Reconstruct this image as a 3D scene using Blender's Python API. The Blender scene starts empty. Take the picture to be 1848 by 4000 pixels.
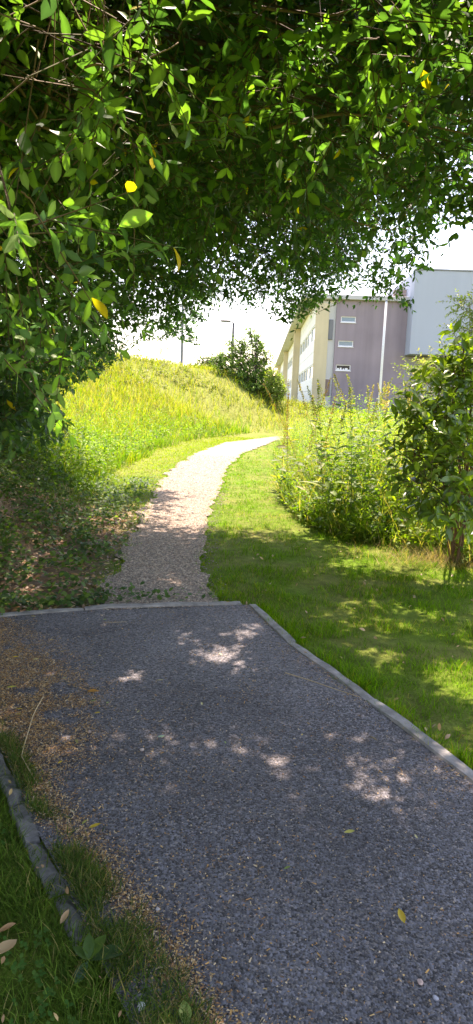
import bpy, bmesh, math
import numpy as np
from mathutils import Vector, Matrix

rng = np.random.default_rng(11)
R = math.radians
scene = bpy.context.scene
COL = scene.collection

# ------------------------------------------------------------------ camera
CAM_H, PITCH, ROLL, FPX = 1.6, 9.25, 2.2, 2659.0      # FPX: focal length in photo pixels (1848 x 4000)
cd = bpy.data.cameras.new('camera')
cam = bpy.data.objects.new('camera', cd)
COL.objects.link(cam)
cd.sensor_fit = 'VERTICAL'
cd.sensor_height = 36.0
cd.lens = 36.0 * FPX / 4000.0
cd.clip_start, cd.clip_end = 0.05, 3000
CAMROT = Matrix.Rotation(R(90 - PITCH), 3, 'X') @ Matrix.Rotation(R(ROLL), 3, 'Z')
cam.matrix_world = Matrix.Translation((0, 0, CAM_H)) @ CAMROT.to_4x4()
scene.camera = cam

# ------------------------------------------------------------------ sky, sun, exposure
SUN_EL, SUN_AZ = 62.0, 10.0                            # azimuth measured from +Y towards +X
w = bpy.data.worlds.new('World')
scene.world = w
w.use_nodes = True
wn = w.node_tree
bg = wn.nodes['Background']
sky = wn.nodes.new('ShaderNodeTexSky')
sky.sky_type = 'NISHITA'
sky.sun_disc = False
sky.sun_elevation = R(SUN_EL)
sky.sun_rotation = R(SUN_AZ)
sky.air_density, sky.dust_density, sky.ozone_density = 1.25, 1.0, 1.0
wn.links.new(sky.outputs['Color'], bg.inputs['Color'])
bg.inputs['Strength'].default_value = 0.15
sd = bpy.data.lights.new('sun', 'SUN')
sd.energy, sd.angle, sd.color = 4.1, R(0.53), (1.0, 0.95, 0.86)
sun = bpy.data.objects.new('sun', sd)
COL.objects.link(sun)
S = Vector((math.sin(R(SUN_AZ)) * math.cos(R(SUN_EL)), math.cos(R(SUN_AZ)) * math.cos(R(SUN_EL)), math.sin(R(SUN_EL))))
sun.location = S * 60
sun.rotation_euler = (-S).to_track_quat('-Z', 'Y').to_euler()
vs = scene.view_settings
vs.view_transform, vs.look, vs.exposure, vs.gamma = 'Standard', 'None', 1.95, 1.0
vs.use_curve_mapping = False
vs.use_white_balance, vs.white_balance_temperature, vs.white_balance_tint = True, 7400, 28
cy = scene.cycles
cy.max_bounces, cy.diffuse_bounces, cy.glossy_bounces, cy.transmission_bounces = 8, 4, 3, 6
cy.caustics_reflective = cy.caustics_refractive = False
cy.use_denoising = True

# ------------------------------------------------------------------ geometry helpers
CR = np.array(CAMROT)
def ray(u, v):
    d = CR @ np.array([(u - 924) / FPX, -(v - 2000) / FPX, -1.0])
    return d
def G(u, v, z=0.0):
    """point of the level z that the photo shows at pixel (u, v)"""
    d = ray(u, v)
    t = (z - CAM_H) / d[2]
    return np.array([d[0] * t, d[1] * t, z])
def P(u, v, depth):
    d = ray(u, v)
    return np.array([0, 0, CAM_H]) + d * depth
def project(p):
    """world points (n,3) -> u, v, depth"""
    q = (p - np.array([0, 0, CAM_H])) @ CR
    dep = -q[:, 2]
    sdp = np.where(np.abs(dep) < 1e-4, 1e-4, dep)
    return 924 + FPX * q[:, 0] / sdp, 2000 - FPX * q[:, 1] / sdp, dep
def nz(a):
    a = np.asarray(a, float)
    return a / np.maximum(np.linalg.norm(a, axis=-1, keepdims=True), 1e-9)
def sstep(a, b, x):
    t = np.clip((x - a) / (b - a), 0, 1)
    return t * t * (3 - 2 * t)
def in_poly(x, y, poly):
    poly = np.asarray(poly, float)
    ins = np.zeros(x.shape, bool)
    n = len(poly)
    for i in range(n):
        x0, y0 = poly[i]; x1, y1 = poly[(i + 1) % n]
        if y0 == y1: continue
        c = ((y0 > y) != (y1 > y)) & (x < (x1 - x0) * (y - y0) / (y1 - y0) + x0)
        ins ^= c
    return ins
def dist_poly(x, y, pl):
    best = np.full(x.shape, 1e9)
    for i in range(len(pl) - 1):
        a, b = np.asarray(pl[i][:2], float), np.asarray(pl[i + 1][:2], float)
        ab = b - a
        t = np.clip(((x - a[0]) * ab[0] + (y - a[1]) * ab[1]) / max(ab @ ab, 1e-9), 0, 1)
        best = np.minimum(best, np.hypot(x - a[0] - t * ab[0], y - a[1] - t * ab[1]))
    return best
_ph = rng.uniform(0, 6.28, (8, 2)); _fr = rng.uniform(-1, 1, (8, 2))
def vnoise(x, y, s):
    """smooth cheap noise, about -1..1"""
    r = 0
    for i in range(8):
        k = (0.6 + 0.25 * i) / s
        a = i * 2.4
        r = r + np.sin((x * math.cos(a) + y * math.sin(a)) * k * 2.5 + _ph[i, 0] + 1.3 * np.sin((y * math.cos(a) - x * math.sin(a)) * k * 1.7 + _ph[i, 1]))
    return r / 4.0

def mesh_np(name, V, F, C=None, smooth=True):
    V = np.asarray(V, np.float32); F = np.asarray(F, np.int32)
    me = bpy.data.meshes.new(name)
    m, k = F.shape
    me.vertices.add(len(V)); me.vertices.foreach_set('co', V.ravel())
    me.loops.add(m * k); me.loops.foreach_set('vertex_index', F.ravel())
    me.polygons.add(m); me.polygons.foreach_set('loop_start', np.arange(0, m * k, k, dtype=np.int32))
    me.polygons.foreach_set('use_smooth', np.full(m, smooth))
    if C is not None:
        C = np.asarray(C, np.float32)
        if C.ndim == 1: C = np.repeat(C[None], len(V), 0)
        a = me.color_attributes.new('col', 'FLOAT_COLOR', 'POINT')
        a.data.foreach_set('color', np.concatenate([C, np.ones((len(C), 1), np.float32)], 1).ravel())
    me.update(calc_edges=True)
    return me
def obj(name, me, mat=None, parent=None):
    o = bpy.data.objects.new(name, me)
    COL.objects.link(o)
    if mat is not None and me is not None and not me.materials: me.materials.append(mat)
    if parent is not None: o.parent = parent
    return o
def tag(o, label=None, cat=None, group=None, kind=None):
    if label: o['label'] = label
    if cat: o['category'] = cat
    if group: o['group'] = group
    if kind: o['kind'] = kind
    return o
def empty(name, loc=(0, 0, 0), rz=0.0):
    o = bpy.data.objects.new(name, None)
    o.empty_display_size = 0.2
    COL.objects.link(o)
    o.location = loc; o.rotation_euler = (0, 0, rz)
    o_mats[o.name] = Matrix.Translation(loc) @ Matrix.Rotation(rz, 4, 'Z')
    return o
o_mats = {}
def basis(ax, nr, s):
    """columns side, axis, normal times scale s (k,) or (k,3)"""
    y = nz(ax); x = nz(np.cross(y, nr)); z = np.cross(x, y)
    s = np.asarray(s, float)
    if s.ndim == 1: s = np.repeat(s[:, None], 3, 1)
    return np.stack([x, y, z], -1) * s[:, None, :]
def inst(tv, tf, M, T, C, shade=None):
    k, n = len(T), len(tv)
    V = (np.einsum('kij,nj->kni', M, tv) + T[:, None]).reshape(-1, 3)
    F = (tf[None] + (np.arange(k) * n)[:, None, None]).reshape(-1, tf.shape[1])
    CC = np.repeat(C[:, None], n, 1)
    if shade is not None: CC = CC * shade[None, :, None]
    return V, F, CC.reshape(-1, 3)
class Acc:
    def __init__(s): s.V, s.F, s.C, s.n = [], [], [], 0
    def add(s, V, F, C):
        V = np.asarray(V, float); C = np.asarray(C, float)
        if C.ndim == 1: C = np.repeat(C[None], len(V), 0)
        F = np.asarray(F)
        if F.shape[1] == 4: F = np.concatenate([F[:, [0, 1, 2]], F[:, [0, 2, 3]]])
        s.V.append(V); s.F.append(F + s.n); s.C.append(C); s.n += len(V)
    def mesh(s, name, smooth=True):
        return mesh_np(name, np.concatenate(s.V), np.concatenate(s.F), np.concatenate(s.C), smooth)
def leaf_t(rows, w, fold=0.25, curl=0.15, peak=0.5, tipw=1.0):
    ts = np.linspace(0, 1, rows + 2)[1:-1]
    V = [(0, 0, 0)]
    for t in ts:
        hw = w * math.sin(math.pi * t ** (math.log(0.5) / math.log(peak))) ** 0.85
        zc = -curl * t * t
        V += [(-hw, t, zc + fold * hw), (0, t, zc), (hw, t, zc + fold * hw)]
    V.append((0, 1, -curl))
    F = [(0, 2, 1), (0, 3, 2)]
    for i in range(rows - 1):
        a = 1 + 3 * i
        for j in (0, 1):
            F += [(a + j, a + j + 1, a + j + 4), (a + j, a + j + 4, a + j + 3)]
    a = 1 + 3 * (rows - 1); e = len(V) - 1
    F += [(a, a + 1, e), (a + 1, a + 2, e)]
    return np.array(V, float), np.array(F)
LEAF8 = leaf_t(2, 0.22, 0.3, 0.12, 0.5)
LEAF4 = (np.array([(0, 0, 0), (-.18, .33, .04), (.18, .33, .04), (-.165, .67, 0), (.165, .67, 0), (0, 1, -.1)]), np.array([(0, 2, 1), (1, 2, 4), (1, 4, 3), (3, 4, 5)]))
LEAFHI = leaf_t(6, 0.21, 0.35, 0.16, 0.52)
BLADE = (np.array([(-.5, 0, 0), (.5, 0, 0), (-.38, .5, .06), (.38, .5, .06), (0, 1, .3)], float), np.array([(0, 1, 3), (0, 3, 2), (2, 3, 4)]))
def blades(pts, h, wd, lean, C, tint=None):
    """grass blades: pts (k,3), heights, widths, lean amount"""
    k = len(pts)
    a = rng.uniform(0, 2 * np.pi, k)
    ln = lean * rng.uniform(0.2, 1.0, k)
    ax = np.stack([np.cos(a) * ln, np.sin(a) * ln, np.ones(k)], 1)
    nr = np.stack([np.cos(a), np.sin(a), -0.2 * np.ones(k)], 1)
    M = basis(ax, nr, np.stack([wd, h, h], 1))
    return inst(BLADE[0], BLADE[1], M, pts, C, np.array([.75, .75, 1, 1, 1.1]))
def tube(pts, rad, sides=6):
    pts = np.asarray(pts, float); n = len(pts)
    tg = nz(np.gradient(pts, axis=0))
    ref = np.array([0, 0, 1.0]) if abs(tg[0][2]) < 0.9 else np.array([1.0, 0, 0])
    V = []
    for i in range(n):
        x = nz(np.cross(tg[i], ref)); y = np.cross(x, tg[i])
        for k in range(sides):
            a = 2 * math.pi * k / sides
            V.append(pts[i] + rad[i] * (math.cos(a) * x + math.sin(a) * y))
    F = []
    for i in range(n - 1):
        for k in range(sides):
            k2 = (k + 1) % sides
            F.append((i * sides + k, i * sides + k2, (i + 1) * sides + k2, (i + 1) * sides + k))
    V.append(pts[-1]); e = len(V) - 1
    for k in range(sides): F.append(((n - 1) * sides + k, (n - 1) * sides + (k + 1) % sides, e, e))
    F = np.array(F)
    T = np.concatenate([F[:, [0, 1, 2]], F[F[:, 2] != F[:, 3]][:, [0, 2, 3]]])
    return np.array(V), T
def box_vf(x0, x1, y0, y1, z0, z1):
    V = np.array([(x, y, z) for z in (z0, z1) for y in (y0, y1) for x in (x0, x1)], float)
    F = np.array([(0, 2, 3, 1), (4, 5, 7, 6), (0, 1, 5, 4), (1, 3, 7, 5), (3, 2, 6, 7), (2, 0, 4, 6)])
    return V, F
def box_me(name, *bs, bevel=0.0):
    bm = bmesh.new()
    for b in bs:
        V, F = box_vf(*b)
        vv = [bm.verts.new(v) for v in V]
        for f in F: bm.faces.new([vv[i] for i in f])
    if bevel:
        bmesh.ops.bevel(bm, geom=bm.edges[:], offset=bevel, segments=1, affect='EDGES')
    me = bpy.data.meshes.new(name)
    bm.to_mesh(me); bm.free()
    return me

# ------------------------------------------------------------------ materials
def new_mat(name):
    m = bpy.data.materials.new(name); m.use_nodes = True
    nt = m.node_tree; nt.nodes.clear()
    out = nt.nodes.new('ShaderNodeOutputMaterial')
    return m, nt, out
def N(nt, t, **kw):
    n = nt.nodes.new('ShaderNode' + t)
    for k, v in kw.items():
        if hasattr(n, k) and k not in n.inputs: setattr(n, k, v)
        else: n.inputs[k].default_value = v
    return n
def leaf_mat(name, rough=0.38, trans=0.42, tint=(1.4, 1.5, 0.25), spec=0.5):
    m, nt, out = new_mat(name)
    at = N(nt, 'Attribute', attribute_name='col')
    no = N(nt, 'TexNoise', Scale=14.0, Detail=2.0)
    geo = N(nt, 'NewGeometry')
    nt.links.new(geo.outputs['Position'], no.inputs['Vector'])
    mr = N(nt, 'MapRange'); mr.inputs['To Min'].default_value = 0.7; mr.inputs['To Max'].default_value = 1.3
    nt.links.new(no.outputs['Fac'], mr.inputs['Value'])
    mul = N(nt, 'VectorMath', operation='SCALE')
    nt.links.new(at.outputs['Color'], mul.inputs[0]); nt.links.new(mr.outputs[0], mul.inputs['Scale'])
    p = N(nt, 'BsdfPrincipled', Roughness=rough)
    p.inputs['Specular IOR Level'].default_value = spec
    nt.links.new(mul.outputs[0], p.inputs['Base Color'])
    tm = N(nt, 'VectorMath', operation='MULTIPLY'); tm.inputs[1].default_value = tint
    nt.links.new(mul.outputs[0], tm.inputs[0])
    tr = N(nt, 'BsdfTranslucent'); nt.links.new(tm.outputs[0], tr.inputs['Color'])
    mx = N(nt, 'MixShader'); mx.inputs['Fac'].default_value = trans
    nt.links.new(p.outputs[0], mx.inputs[1]); nt.links.new(tr.outputs[0], mx.inputs[2])
    nt.links.new(mx.outputs[0], out.inputs['Surface'])
    return m
def col_mat(name, rough=0.85, nscale=30.0, amt=0.25, bump=0.0, spec=0.3, color=None, bscale=None, metallic=0.0):
    """colour (attribute 'col' or a fixed one) varied by noise, with optional fine bump"""
    m, nt, out = new_mat(name)
    geo = N(nt, 'NewGeometry')
    if color is None:
        src = N(nt, 'Attribute', attribute_name='col').outputs['Color']
    else:
        rgb = N(nt, 'RGB'); rgb.outputs[0].default_value = (*color, 1); src = rgb.outputs[0]
    no = N(nt, 'TexNoise', Scale=nscale, Detail=5.0, Roughness=0.65)
    nt.links.new(geo.outputs['Position'], no.inputs['Vector'])
    mr = N(nt, 'MapRange'); mr.inputs['From Min'].default_value = 0.3; mr.inputs['From Max'].default_value = 0.7
    mr.inputs['To Min'].default_value = 1 - amt; mr.inputs['To Max'].default_value = 1 + amt
    nt.links.new(no.outputs['Fac'], mr.inputs['Value'])
    mul = N(nt, 'VectorMath', operation='SCALE')
    nt.links.new(src, mul.inputs[0]); nt.links.new(mr.outputs[0], mul.inputs['Scale'])
    p = N(nt, 'BsdfPrincipled', Roughness=rough, Metallic=metallic)
    p.inputs['Specular IOR Level'].default_value = spec
    nt.links.new(mul.outputs[0], p.inputs['Base Color'])
    if bump:
        b = N(nt, 'Bump', Strength=0.8, Distance=bump)
        n2 = N(nt, 'TexNoise', Scale=bscale or nscale * 2, Detail=4.0)
        nt.links.new(geo.outputs['Position'], n2.inputs['Vector'])
        nt.links.new(n2.outputs['Fac'], b.inputs['Height']); nt.links.new(b.outputs[0], p.inputs['Normal'])
    nt.links.new(p.outputs[0], out.inputs['Surface'])
    return m
def asphalt_mat():
    m, nt, out = new_mat('asphalt')
    geo = N(nt, 'NewGeometry')
    vo = N(nt, 'TexVoronoi', Scale=105.0)
    nt.links.new(geo.outputs['Position'], vo.inputs['Vector'])
    vc = N(nt, 'SeparateColor'); nt.links.new(vo.outputs['Color'], vc.inputs[0])
    cr = N(nt, 'ValToRGB')
    e = cr.color_ramp.elements
    e[0].color = (0.03, 0.0275, 0.0245, 1); e[1].color = (0.165, 0.149, 0.132, 1)
    e.new(0.93).color = (0.19, 0.186, 0.19, 1); e.new(0.98).color = (0.3, 0.26, 0.22, 1)
    nt.links.new(vc.outputs[0], cr.inputs[0])
    no = N(nt, 'TexNoise', Scale=1.6, Detail=4.0)
    nt.links.new(geo.outputs['Position'], no.inputs['Vector'])
    mr = N(nt, 'MapRange'); mr.inputs['From Min'].default_value = .3; mr.inputs['From Max'].default_value = .7
    mr.inputs['To Min'].default_value = .72; mr.inputs['To Max'].default_value = 1.25
    nt.links.new(no.outputs['Fac'], mr.inputs['Value'])
    mul = N(nt, 'VectorMath', operation='SCALE')
    nt.links.new(cr.outputs[0], mul.inputs[0]); nt.links.new(mr.outputs[0], mul.inputs['Scale'])
    p = N(nt, 'BsdfPrincipled', Roughness=0.75); p.inputs['Specular IOR Level'].default_value = .4
    nt.links.new(mul.outputs[0], p.inputs['Base Color'])
    b = N(nt, 'Bump', Strength=1.0, Distance=0.004); b.invert = True
    nt.links.new(vo.outputs['Distance'], b.inputs['Height']); nt.links.new(b.outputs[0], p.inputs['Normal'])
    nt.links.new(p.outputs[0], out.inputs['Surface'])
    return m
def glass_mat(name, color=(0.05, 0.08, 0.1)):
    m, nt, out = new_mat(name)
    p = N(nt, 'BsdfPrincipled', Roughness=0.06); p.inputs['Base Color'].default_value = (*color, 1)
    p.inputs['IOR'].default_value = 1.5
    geo = N(nt, 'NewGeometry'); no = N(nt, 'TexNoise', Scale=0.7)
    nt.links.new(geo.outputs['Position'], no.inputs['Vector'])
    b = N(nt, 'Bump', Strength=.15, Distance=.02); nt.links.new(no.outputs['Fac'], b.inputs['Height']); nt.links.new(b.outputs[0], p.inputs['Normal'])
    nt.links.new(p.outputs[0], out.inputs['Surface'])
    return m
def wall_mat(name, color, streak=0.18):
    """rendered wall: blotches and vertical rain streaks"""
    m, nt, out = new_mat(name)
    tc = N(nt, 'TexCoord')
    mp = N(nt, 'Mapping'); mp.inputs['Scale'].default_value = (2.2, 2.2, 0.12)
    nt.links.new(tc.outputs['Object'], mp.inputs[0])
    a = N(nt, 'TexNoise', Scale=1.0, Detail=5.0); nt.links.new(mp.outputs[0], a.inputs['Vector'])
    b = N(nt, 'TexNoise', Scale=0.5, Detail=6.0); nt.links.new(tc.outputs['Object'], b.inputs['Vector'])
    ad = N(nt, 'Math', operation='ADD'); nt.links.new(a.outputs['Fac'], ad.inputs[0]); nt.links.new(b.outputs['Fac'], ad.inputs[1])
    mr = N(nt, 'MapRange'); mr.inputs['From Min'].default_value = .7; mr.inputs['From Max'].default_value = 1.3
    mr.inputs['To Min'].default_value = 1 - streak; mr.inputs['To Max'].default_value = 1 + streak * .6
    nt.links.new(ad.outputs[0], mr.inputs['Value'])
    rgb = N(nt, 'RGB'); rgb.outputs[0].default_value = (*color, 1)
    mul = N(nt, 'VectorMath', operation='SCALE'); nt.links.new(rgb.outputs[0], mul.inputs[0]); nt.links.new(mr.outputs[0], mul.inputs['Scale'])
    p = N(nt, 'BsdfPrincipled', Roughness=.85); p.inputs['Specular IOR Level'].default_value = .25
    nt.links.new(mul.outputs[0], p.inputs['Base Color'])
    nt.links.new(p.outputs[0], out.inputs['Surface'])
    return m
M_TREE = leaf_mat('tree_leaf', 0.5, 0.42, (1.1, 1.5, .4), spec=.35)
M_LAUREL = leaf_mat('laurel_leaf', 0.28, 0.42, spec=0.6)
M_GRASS = leaf_mat('grass_blade', 0.7, 0.45, (1.25, 1.4, 0.35), spec=0.05)
M_WEED = leaf_mat('weed_leaf', 0.55, 0.48, (1.35, 1.45, 0.4), spec=0.3)
M_DRYLEAF = leaf_mat('fallen_leaf', 0.5, 0.2, (1.2, 1.1, 0.7))
M_BARK = col_mat('bark', 0.9, 25, 0.35, 0.01, color=(0.13, 0.095, 0.06))
M_TWIG = col_mat('twig', 0.85, 30, 0.3, color=None)
M_GROUND = col_mat('soil', 0.95, 9, 0.35, 0.02, spec=0.1, bscale=60)
M_STONE = col_mat('stone', 0.85, 40, 0.2, spec=0.35)
M_KERB = col_mat('concrete', 0.9, 9, 0.4, 0.005, color=(0.29, 0.275, 0.245), bscale=120)
M_KERBOLD = col_mat('weathered_concrete', 0.95, 14, 0.5, 0.006, color=(0.2, 0.185, 0.16), bscale=90)
M_LITTER = col_mat('litter', 0.9, 60, 0.25)
M_ASPHALT = asphalt_mat()
M_STRAW = col_mat('straw', 0.7, 40, 0.2, color=(0.5, 0.38, 0.2))

# ------------------------------------------------------------------ ground plan (unprojected from the photo)
LEFT_PX = [(380, 2382), (440, 2250), (520, 2100), (590, 1950), (650, 1850), (760, 1772), (880, 1728), (1080, 1704)]
RIGHT_PX = [(850, 2366), (790, 2210), (800, 2070), (850, 1940), (885, 1830), (945, 1772), (1080, 1720)]
PL = [G(*q)[:2] for q in LEFT_PX]; PR = [G(*q)[:2] for q in RIGHT_PX]
PL += [PL[-1] + np.array((6, 2.2)), PL[-1] + np.array((40, 8))]
PR += [PR[-1] + np.array((6, 2.8)), PR[-1] + np.array((38, 9))]
EL = [PL[0] + np.array((-0.5, -1.5))] + PL            # extended toward the camera
HILLSIDE = [(-400, -60), (-1.9, -60), (-1.9, 3.5)] + [tuple(p) for p in PL] + [(400, 44), (400, 600), (-400, 600)]
HEDGE = [(-1.9, -60), (-1.9, 3.5)] + [tuple(p) for p in PL]
CORNER = G(968, 2362)[:2]
RK = [G(968, 2362)[:2], G(1130, 2520)[:2], G(1400, 2715)[:2], G(1848, 3062)[:2]]
RK += [RK[-1] + (RK[-1] - RK[-2]) * 2.4]
FK = [G(-260, 2446)[:2], G(60, 2404)[:2], G(420, 2378)[:2], G(968, 2362)[:2]]
LK = [G(-330, 2500)[:2], G(-120, 2760)[:2], G(25, 2960)[:2], G(130, 3215)[:2], G(240, 3420)[:2], G(325, 3600)[:2], G(430, 3830)[:2], G(560, 4100)[:2]]
LK += [LK[-1] + (LK[-1] - LK[-2]) * 5]
KEND = LK[5][1]                                       # the left kerb is buried nearer than this
def chaikin(pl, n=2):
    pl = [np.array(q) for q in pl]
    for _ in range(n):
        o_ = [pl[0]]
        for a_, b_ in zip(pl[:-1], pl[1:]): o_ += [a_ * .75 + b_ * .25, a_ * .25 + b_ * .75]
        pl = o_ + [pl[-1]]
    return pl
ASPH = [tuple(p) for p in FK] + [tuple(p) for p in RK[1:]] + [tuple(p) for p in LK[::-1]]
def ragged(pl, amp):
    pl = np.array(pl); seg = np.linalg.norm(np.diff(pl, axis=0), axis=1); cum = np.concatenate([[0], np.cumsum(seg)])
    q = np.arange(0, min(cum[-1], 32), .12); q = np.append(q, cum[-1])
    x, y = np.interp(q, cum, pl[:, 0]), np.interp(q, cum, pl[:, 1])
    return np.stack([x + amp * vnoise(x * 1.0, y, .22) + amp * vnoise(x, y, .8), y], 1)
GRAV = [tuple(p) for p in ragged(PL, .06)] + [tuple(p) for p in ragged(PR, .045)[::-1]]

def side_dist(x, y):
    s = dist_poly(x, y, HEDGE)
    return np.where(in_poly(x, y, HILLSIDE), s, -s)
def height(x, y):
    x = np.asarray(x, float); y = np.asarray(y, float)
    s = side_dist(x, y)
    near = 1 - sstep(11, 17, y)
    z = -0.02 + near * 0.75 * sstep(0.7, 2.7, s) + near * 0.7 * sstep(2.2, 5, s)
    top = np.interp(x - 0.06 * (y - 38), [-40, -14, -5, -1, .2, 1.2, 2.5, 5, 10], [5.0, 4.4, 3.6, 3.4, 2.85, 2.3, 1.65, 1.25, .6])
    z = z + sstep(6, 14, y) * top * sstep(0.6, 10.5, s)
    z = z + np.where(s > .4, 0.06 * vnoise(x, y, 1.6) * sstep(.4, 1.5, s), 0.0) + 0.008 * vnoise(x, y, .5)
    return z
def grade(a, b, n, p):
    t = np.linspace(0, 1, n); return a + (b - a) * t ** p
gx = np.unique(np.concatenate([-grade(6, 500, 40, 3), np.arange(-6, 6.01, .15), grade(6, 500, 40, 3)]))
gy = np.unique(np.concatenate([-grade(0.5, 60, 10, 2), np.arange(-.5, 14, .15), grade(14, 60, 110, 1.2), grade(60, 900, 25, 2.5)]))
X, Y = np.meshgrid(gx, gy)
Z = height(X, Y)
nx, ny = len(gx), len(gy)
I = np.arange(nx * ny).reshape(ny, nx)
F = np.stack([I[:-1, :-1], I[:-1, 1:], I[1:, 1:], I[1:, :-1]], -1).reshape(-1, 4)
sxy = side_dist(X, Y)
n1 = 0.5 + 0.5 * vnoise(X, Y, 0.7)
green = np.array([0.085, 0.16, 0.008]); soil = np.array([0.24, 0.16, 0.095]); dry = np.array([0.2, 0.16, 0.06]); mead = np.array([0.17, 0.19, 0.04])
n1 = np.clip(n1, 0, 1)
gc = green[None, None] * (1 - n1[..., None] * .55) + dry * n1[..., None] * .55
bank = (sstep(-.1, .4, sxy) * (1 - sstep(9, 12, Y)))[..., None]
gc = gc * (1 - bank) + bank * (soil * (0.8 + .5 * n1[..., None]))
far = (sstep(11, 16, Y) * sstep(0.3, 1.5, sxy))[..., None]
gc = gc * (1 - far) + far * mead
ground = obj('ground', mesh_np('ground', np.stack([X, Y, Z], -1).reshape(-1, 3), F, gc.reshape(-1, 3)), M_GROUND)
tag(ground, kind='structure')

def sheet(name, poly, z, mat):
    bm = bmesh.new()
    vs_ = [bm.verts.new((p[0], p[1], z)) for p in poly]
    f = bm.faces.new(vs_)
    bmesh.ops.triangulate(bm, faces=[f])
    bmesh.ops.recalc_face_normals(bm, faces=bm.faces[:])
    me = bpy.data.meshes.new(name); bm.to_mesh(me); bm.free()
    if me.polygons[0].normal.z < 0: me.flip_normals()
    o = obj(name, me, mat); tag(o, kind='structure')
    return o
sheet('asphalt_path', ASPH, 0.0, M_ASPHALT)
M_GRAVELBED = col_mat('gravel_bed', 0.95, 55, 0.5, 0.012, color=(0.25, 0.2, 0.155), bscale=70)
sheet('gravel_path', GRAV, 0.0, M_GRAVELBED)

# kerbs: single stones laid end to end
def kerb(name, pl, wd, stone, top, jitter, gapm=0.008, skip=(), sink=-1e9):
    root = empty(name, (pl[0][0], pl[0][1], 0)); tag(root, kind='structure')
    pl = np.array(pl, float)
    seg = np.linalg.norm(np.diff(pl, axis=0), axis=1); cum = np.concatenate([[0], np.cumsum(seg)])
    def at(s): return np.array([np.interp(s, cum, pl[:, 0]), np.interp(s, cum, pl[:, 1])])
    s, k = 0.0, 0
    while s < cum[-1] - 0.15:
        L = min(stone * rng.uniform(.85, 1.15), cum[-1] - s)
        ss = np.linspace(s + gapm, s + L, 7)
        c = np.array([at(q) for q in ss]); t = nz(np.array([at(q + .05) - at(q - .05) for q in ss]))
        nrm = np.stack([-t[:, 1], t[:, 0]], 1)
        dz, dx = rng.normal(0, jitter), rng.normal(0, jitter)
        if c[3][1] < sink: dz -= .011
        prof = [(-.5, -.15), (-.5, top - .012), (-.5 + .09, top - .002), (0, top), (.5 - .09, top - .002), (.5, top - .012), (.5, -.15)]
        V = []
        for i in range(7):
            endr = 0.006 if i in (0, 6) else 0
            for (o_, z_) in prof:
                wob = rng.normal(0, .0016 if stone > .5 else .003)
                q = c[i] + nrm[i] * (o_ * wd + dx + wob)
                V.append((q[0] - root.location.x, q[1] - root.location.y, (z_ + dz - endr + wob) if z_ > -.1 else z_))
        n = len(prof); F = []
        for i in range(6):
            for j in range(n - 1): F.append((i * n + j, i * n + j + 1, (i + 1) * n + j + 1, (i + 1) * n + j))
        for b in (0, 6 * n):
            F += [(b, b + 1, b + 5, b + 6), (b + 1, b + 2, b + 4, b + 5), (b + 2, b + 3, b + 4, b + 4)]
        me = bpy.data.meshes.new('kerb_stone')
        me.from_pydata(V, [], [tuple(dict.fromkeys(f)) for f in F]); me.update()
        bm = bmesh.new(); bm.from_mesh(me); bmesh.ops.recalc_face_normals(bm, faces=bm.faces[:]); bm.to_mesh(me); bm.free()
        if k not in skip: obj('kerb_stone', me, M_KERB if stone > .5 else M_KERBOLD, root)
        s += L; k += 1
    return root
def offs(pl, d):
    pl = np.array(pl, float); t = nz(np.gradient(pl, axis=0)); return pl + np.stack([-t[:, 1], t[:, 0]], 1) * d
kerb('kerb_right', offs(RK, 0.035), 0.07, 1.0, 0.012, 0.002)
kerb('kerb_far', offs(FK[:-1] + [CORNER - np.array((.045, 0.0))], 0.04), 0.075, 1.0, 0.012, 0.002)
kerb('kerb_left', offs(chaikin(LK[:-2]), -0.03), 0.06, 0.27, 0.003, 0.003, 0.016, sink=KEND + .25)

# ------------------------------------------------------------------ asphalt chips, gravel, litter
rng = np.random.default_rng(101)
CHIP = (np.array([(1, 0, -.2), (.25, .9, -.2), (-.85, .6, -.2), (-.9, -.5, -.2), (.3, -.95, -.2), (.1, .05, .75)]), np.array([(0, 1, 5), (1, 2, 5), (2, 3, 5), (3, 4, 5), (4, 0, 5)]))
def rand_in(poly, n, ylo=-1e9, yhi=1e9, xhi=1e9):
    poly = np.asarray(poly, float); lo, hi = poly.min(0), poly.max(0)
    lo[1] = max(lo[1], ylo); hi[1] = min(hi[1], yhi); hi[0] = min(hi[0], xhi)
    p = rng.uniform(lo, hi, (int(n * (hi - lo).prod()), 2))
    return p[in_poly(p[:, 0], p[:, 1], poly)]
def in_view(p, margin=120):
    p3 = np.concatenate([p[:, :2], np.zeros((len(p), 1))], 1) if p.shape[1] == 2 else p
    u, v, d = project(p3)
    return (d > .2) & (u > -margin) & (u < 1848 + margin) & (v < 4000 + margin * 2)
def chips(p, size, C, z=0.0, squash=0.6):
    k = len(p)
    a = rng.uniform(0, 2 * np.pi, k)
    ax = np.stack([np.cos(a), np.sin(a), rng.normal(0, .25, k)], 1)
    nr = np.stack([rng.normal(0, .25, k), rng.normal(0, .25, k), np.ones(k)], 1)
    M = basis(ax, nr, np.stack([size, size * rng.uniform(.6, 1.3, k), size * squash], 1))
    T = np.concatenate([p, np.full((k, 1), z)], 1)
    return inst(CHIP[0], CHIP[1], M, T, C)
p = rand_in(ASPH, 13500, 1.2, 3.6); p = p[in_view(p)]
p = p[rng.random(len(p)) < 1 - 0.55 * sstep(2.4, 3.6, p[:, 1])]
g = rng.uniform(.045, .19, len(p))[:, None] * np.array([1, .9, .78]) * (1 + .2 * vnoise(p[:, 0], p[:, 1], .6))[:, None]
g[rng.random(len(p)) < .012] = (.34, .29, .24)
a = Acc(); a.add(*chips(p, rng.uniform(.0028, .0055, len(p)), g))
tag(obj('asphalt_grit', a.mesh('asphalt_grit', False), M_STONE), 'dark grey stone chips bound in the surface of the asphalt path', 'asphalt grit', kind='stuff')

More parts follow.
